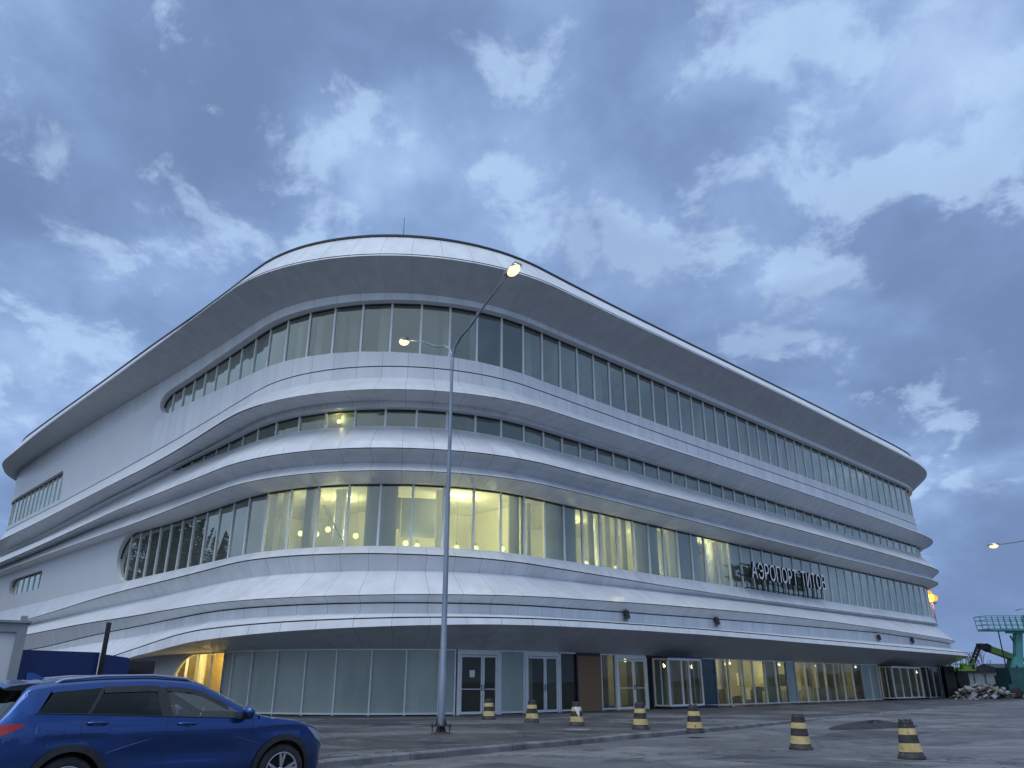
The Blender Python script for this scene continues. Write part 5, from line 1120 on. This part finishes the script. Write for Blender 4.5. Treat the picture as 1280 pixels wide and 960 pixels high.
# ------------------------------------------------------------------ sky, sun, render settings
W=bpy.data.worlds.new('World'); SC.world=W; W.use_nodes=True; nt=W.node_tree; nt.nodes.clear(); L_=nt.links.new
SUN_EL,SUN_AZ=R_(64),R_(195)      # azimuth from +Y towards +X: behind the camera
sky=N(nt,'ShaderNodeTexSky',sky_type='NISHITA'); sky.sun_disc=False; sky.sun_elevation=SUN_EL; sky.sun_rotation=SUN_AZ; sky.altitude=100; sky.air_density=1.2; sky.dust_density=.6; sky.ozone_density=3.
bgn=N(nt,'ShaderNodeBackground'); bgn.inputs[1].default_value=.05; L_(sky.outputs[0],bgn.inputs[0])
tc=N(nt,'ShaderNodeTexCoord'); sx=N(nt,'ShaderNodeSeparateXYZ'); L_(tc.outputs['Generated'],sx.inputs[0])
def math_(op,a,b=None,clamp=False):
    n=N(nt,'ShaderNodeMath',operation=op,use_clamp=clamp)
    for i,v in enumerate((a,b)):
        if v is None: continue
        if isinstance(v,(int,float)): n.inputs[i].default_value=v
        else: L_(v,n.inputs[i])
    return n.outputs[0]
def rng(f,lo,hi,a,b,sm=True):
    r=N(nt,'ShaderNodeMapRange',interpolation_type='SMOOTHSTEP' if sm else 'LINEAR'); L_(f,r.inputs[0]); 
    for i,v in enumerate((lo,hi,a,b)): r.inputs[i+1].default_value=v
    return r.outputs[0]
den=math_('ADD',math_('MAXIMUM',sx.outputs[2],0.0),.34)
cx=math_('DIVIDE',sx.outputs[0],den); cy=math_('DIVIDE',sx.outputs[1],den)
cv=N(nt,'ShaderNodeCombineXYZ'); L_(cx,cv.inputs[0]); L_(cy,cv.inputs[1])
def noise(scale,det,rough,dist,loc,st=(1,1,1)):
    mp=N(nt,'ShaderNodeMapping'); mp.inputs['Location'].default_value=loc; mp.inputs['Scale'].default_value=st; L_(cv.outputs[0],mp.inputs[0])
    n=N(nt,'ShaderNodeTexNoise'); n.inputs['Scale'].default_value=scale; n.inputs['Detail'].default_value=det; n.inputs['Roughness'].default_value=rough; n.inputs['Distortion'].default_value=dist; L_(mp.outputs[0],n.inputs['Vector']); return n.outputs['Fac']
def mix(f,a,b):
    x=N(nt,'ShaderNodeMix',data_type='RGBA'); 
    if isinstance(f,(int,float)): x.inputs[0].default_value=f
    else: L_(f,x.inputs[0])
    for i,v in ((6,a),(7,b)):
        if isinstance(v,tuple): x.inputs[i].default_value=(*v,1)
        else: L_(v,x.inputs[i])
    return x.outputs[2]
big=noise(.95,3,.5,.2,SKY['big'])
mid=noise(2.1,7,.56,.3,SKY['mid'])
fine=noise(4.8,8,.56,.2,SKY['fine'],(1,.8,1))
def field(lst):
    acc=None; wn=N(nt,'ShaderNodeTexNoise'); wn.inputs['Scale'].default_value=2.6; wn.inputs['Detail'].default_value=6; wn.inputs['Roughness'].default_value=.62; L_(tc.outputs['Generated'],wn.inputs['Vector'])
    w1=N(nt,'ShaderNodeVectorMath',operation='SUBTRACT'); L_(wn.outputs['Color'],w1.inputs[0]); w1.inputs[1].default_value=(.5,.5,.5)
    w2=N(nt,'ShaderNodeVectorMath',operation='SCALE'); L_(w1.outputs[0],w2.inputs[0]); w2.inputs['Scale'].default_value=.30
    w3=N(nt,'ShaderNodeVectorMath',operation='ADD'); L_(tc.outputs['Generated'],w3.inputs[0]); L_(w2.outputs[0],w3.inputs[1]); w4=N(nt,'ShaderNodeVectorMath',operation='NORMALIZE'); L_(w3.outputs[0],w4.inputs[0])
    for px,py,r,a in lst:
        d=ray(px,py).normalized(); dp=N(nt,'ShaderNodeVectorMath',operation='DOT_PRODUCT'); L_(w4.outputs[0],dp.inputs[0]); dp.inputs[1].default_value=d
        f=rng(dp.outputs['Value'],math.cos(math.atan(r/F)),1.0,0,a); acc=f if acc is None else math_('ADD',acc,f)
    return acc
# the thicker and thinner parts of the cloud deck, fixed by compass direction and height
v=math_('ADD',math_('MULTIPLY',mid,.62),math_('MULTIPLY',fine,.42)); v=math_('ADD',v,math_('MULTIPLY',big,.20)); v=math_('SUBTRACT',v,.12)
fth=field(SKY['thin']); v=math_('ADD',v,math_('MULTIPLY',fth,.6)); v=math_('SUBTRACT',v,field(SKY['thick']))
rp=N(nt,'ShaderNodeValToRGB'); L_(v,rp.inputs[0]); el=rp.color_ramp.elements; rp.color_ramp.interpolation='B_SPLINE'
cols=[(.33,(.165,.25,.45)),(.43,(.20,.31,.55)),(.50,(.25,.375,.65)),(.58,(.32,.47,.78)),(.71,(.50,.68,.95))]
el[0].position=cols[0][0]; el[0].color=(*cols[0][1],1); el[1].position=cols[-1][0]; el[1].color=(*cols[-1][1],1)
for a,b in cols[1:-1]: e=el.new(a); e.color=(*b,1)
c=rp.outputs[0]
# ragged bright openings with crisp edges
f2=noise(6.6,9,.60,.25,(2.2,9.1,0),(1,.85,1)); q=math_('ADD',math_('MULTIPLY',f2,.75),math_('MULTIPLY',mid,.25)); q=math_('ADD',q,math_('MULTIPLY',fth,1.1))
c=mix(math_('MULTIPLY',rng(q,.565,.65,0,1),.62),c,(.50,.69,.96))
f3=noise(2.9,9,.57,.22,(5.5,1.3,0),(1,.8,1)); c=mix(math_('MULTIPLY',rng(f3,.50,.64,0,1),.30),c,(.15,.235,.42))
c=mix(rng(sx.outputs[2],.0,.22,.65,0),c,(.165,.265,.53))
# overhead and behind the camera (west) the deck is thinner and whiter
wd=N(nt,'ShaderNodeVectorMath',operation='DOT_PRODUCT'); L_(tc.outputs['Generated'],wd.inputs[0]); wd.inputs[1].default_value=Vector((-.62,-.78,0)).normalized()
bh=math_('MAXIMUM',rng(sx.outputs[2],.72,.95,0,1),math_('MULTIPLY',rng(wd.outputs['Value'],-.05,.65,0,.85),rng(sx.outputs[2],-.05,.55,.6,1)))
c=mix(bh,c,SKY['west'])
bgc=N(nt,'ShaderNodeBackground'); L_(c,bgc.inputs[0]); bgc.inputs[1].default_value=SKY['gain']
ms=N(nt,'ShaderNodeMixShader'); ms.inputs[0].default_value=.93; L_(bgn.outputs[0],ms.inputs[1]); L_(bgc.outputs[0],ms.inputs[2])
wo=N(nt,'ShaderNodeOutputWorld'); L_(ms.outputs[0],wo.inputs[0])
sl_=bpy.data.lights.new('sun','SUN'); sl_.energy=SKY['sun']; sl_.angle=R_(40); sl_.color=(.98,.98,1)
so=bpy.data.objects.new('sun',sl_); COL.objects.link(so)
sd_=Vector((math.sin(SUN_AZ)*math.cos(SUN_EL),math.cos(SUN_AZ)*math.cos(SUN_EL),math.sin(SUN_EL))); so.rotation_euler=sd_.to_track_quat('Z','Y').to_euler(); so.location=(0,-20,40)
SC.render.engine='CYCLES'; cy_=SC.cycles; cy_.use_denoising=True
try: cy_.denoiser='OPENIMAGEDENOISE'
except Exception: pass
cy_.max_bounces=8; cy_.transparent_max_bounces=16; cy_.diffuse_bounces=3; cy_.glossy_bounces=4; cy_.caustics_reflective=False; cy_.caustics_refractive=False; cy_.sample_clamp_indirect=6
vs=SC.view_settings; vs.view_transform='Standard'; vs.look='None'; vs.exposure=0; vs.gamma=1; vs.use_curve_mapping=False
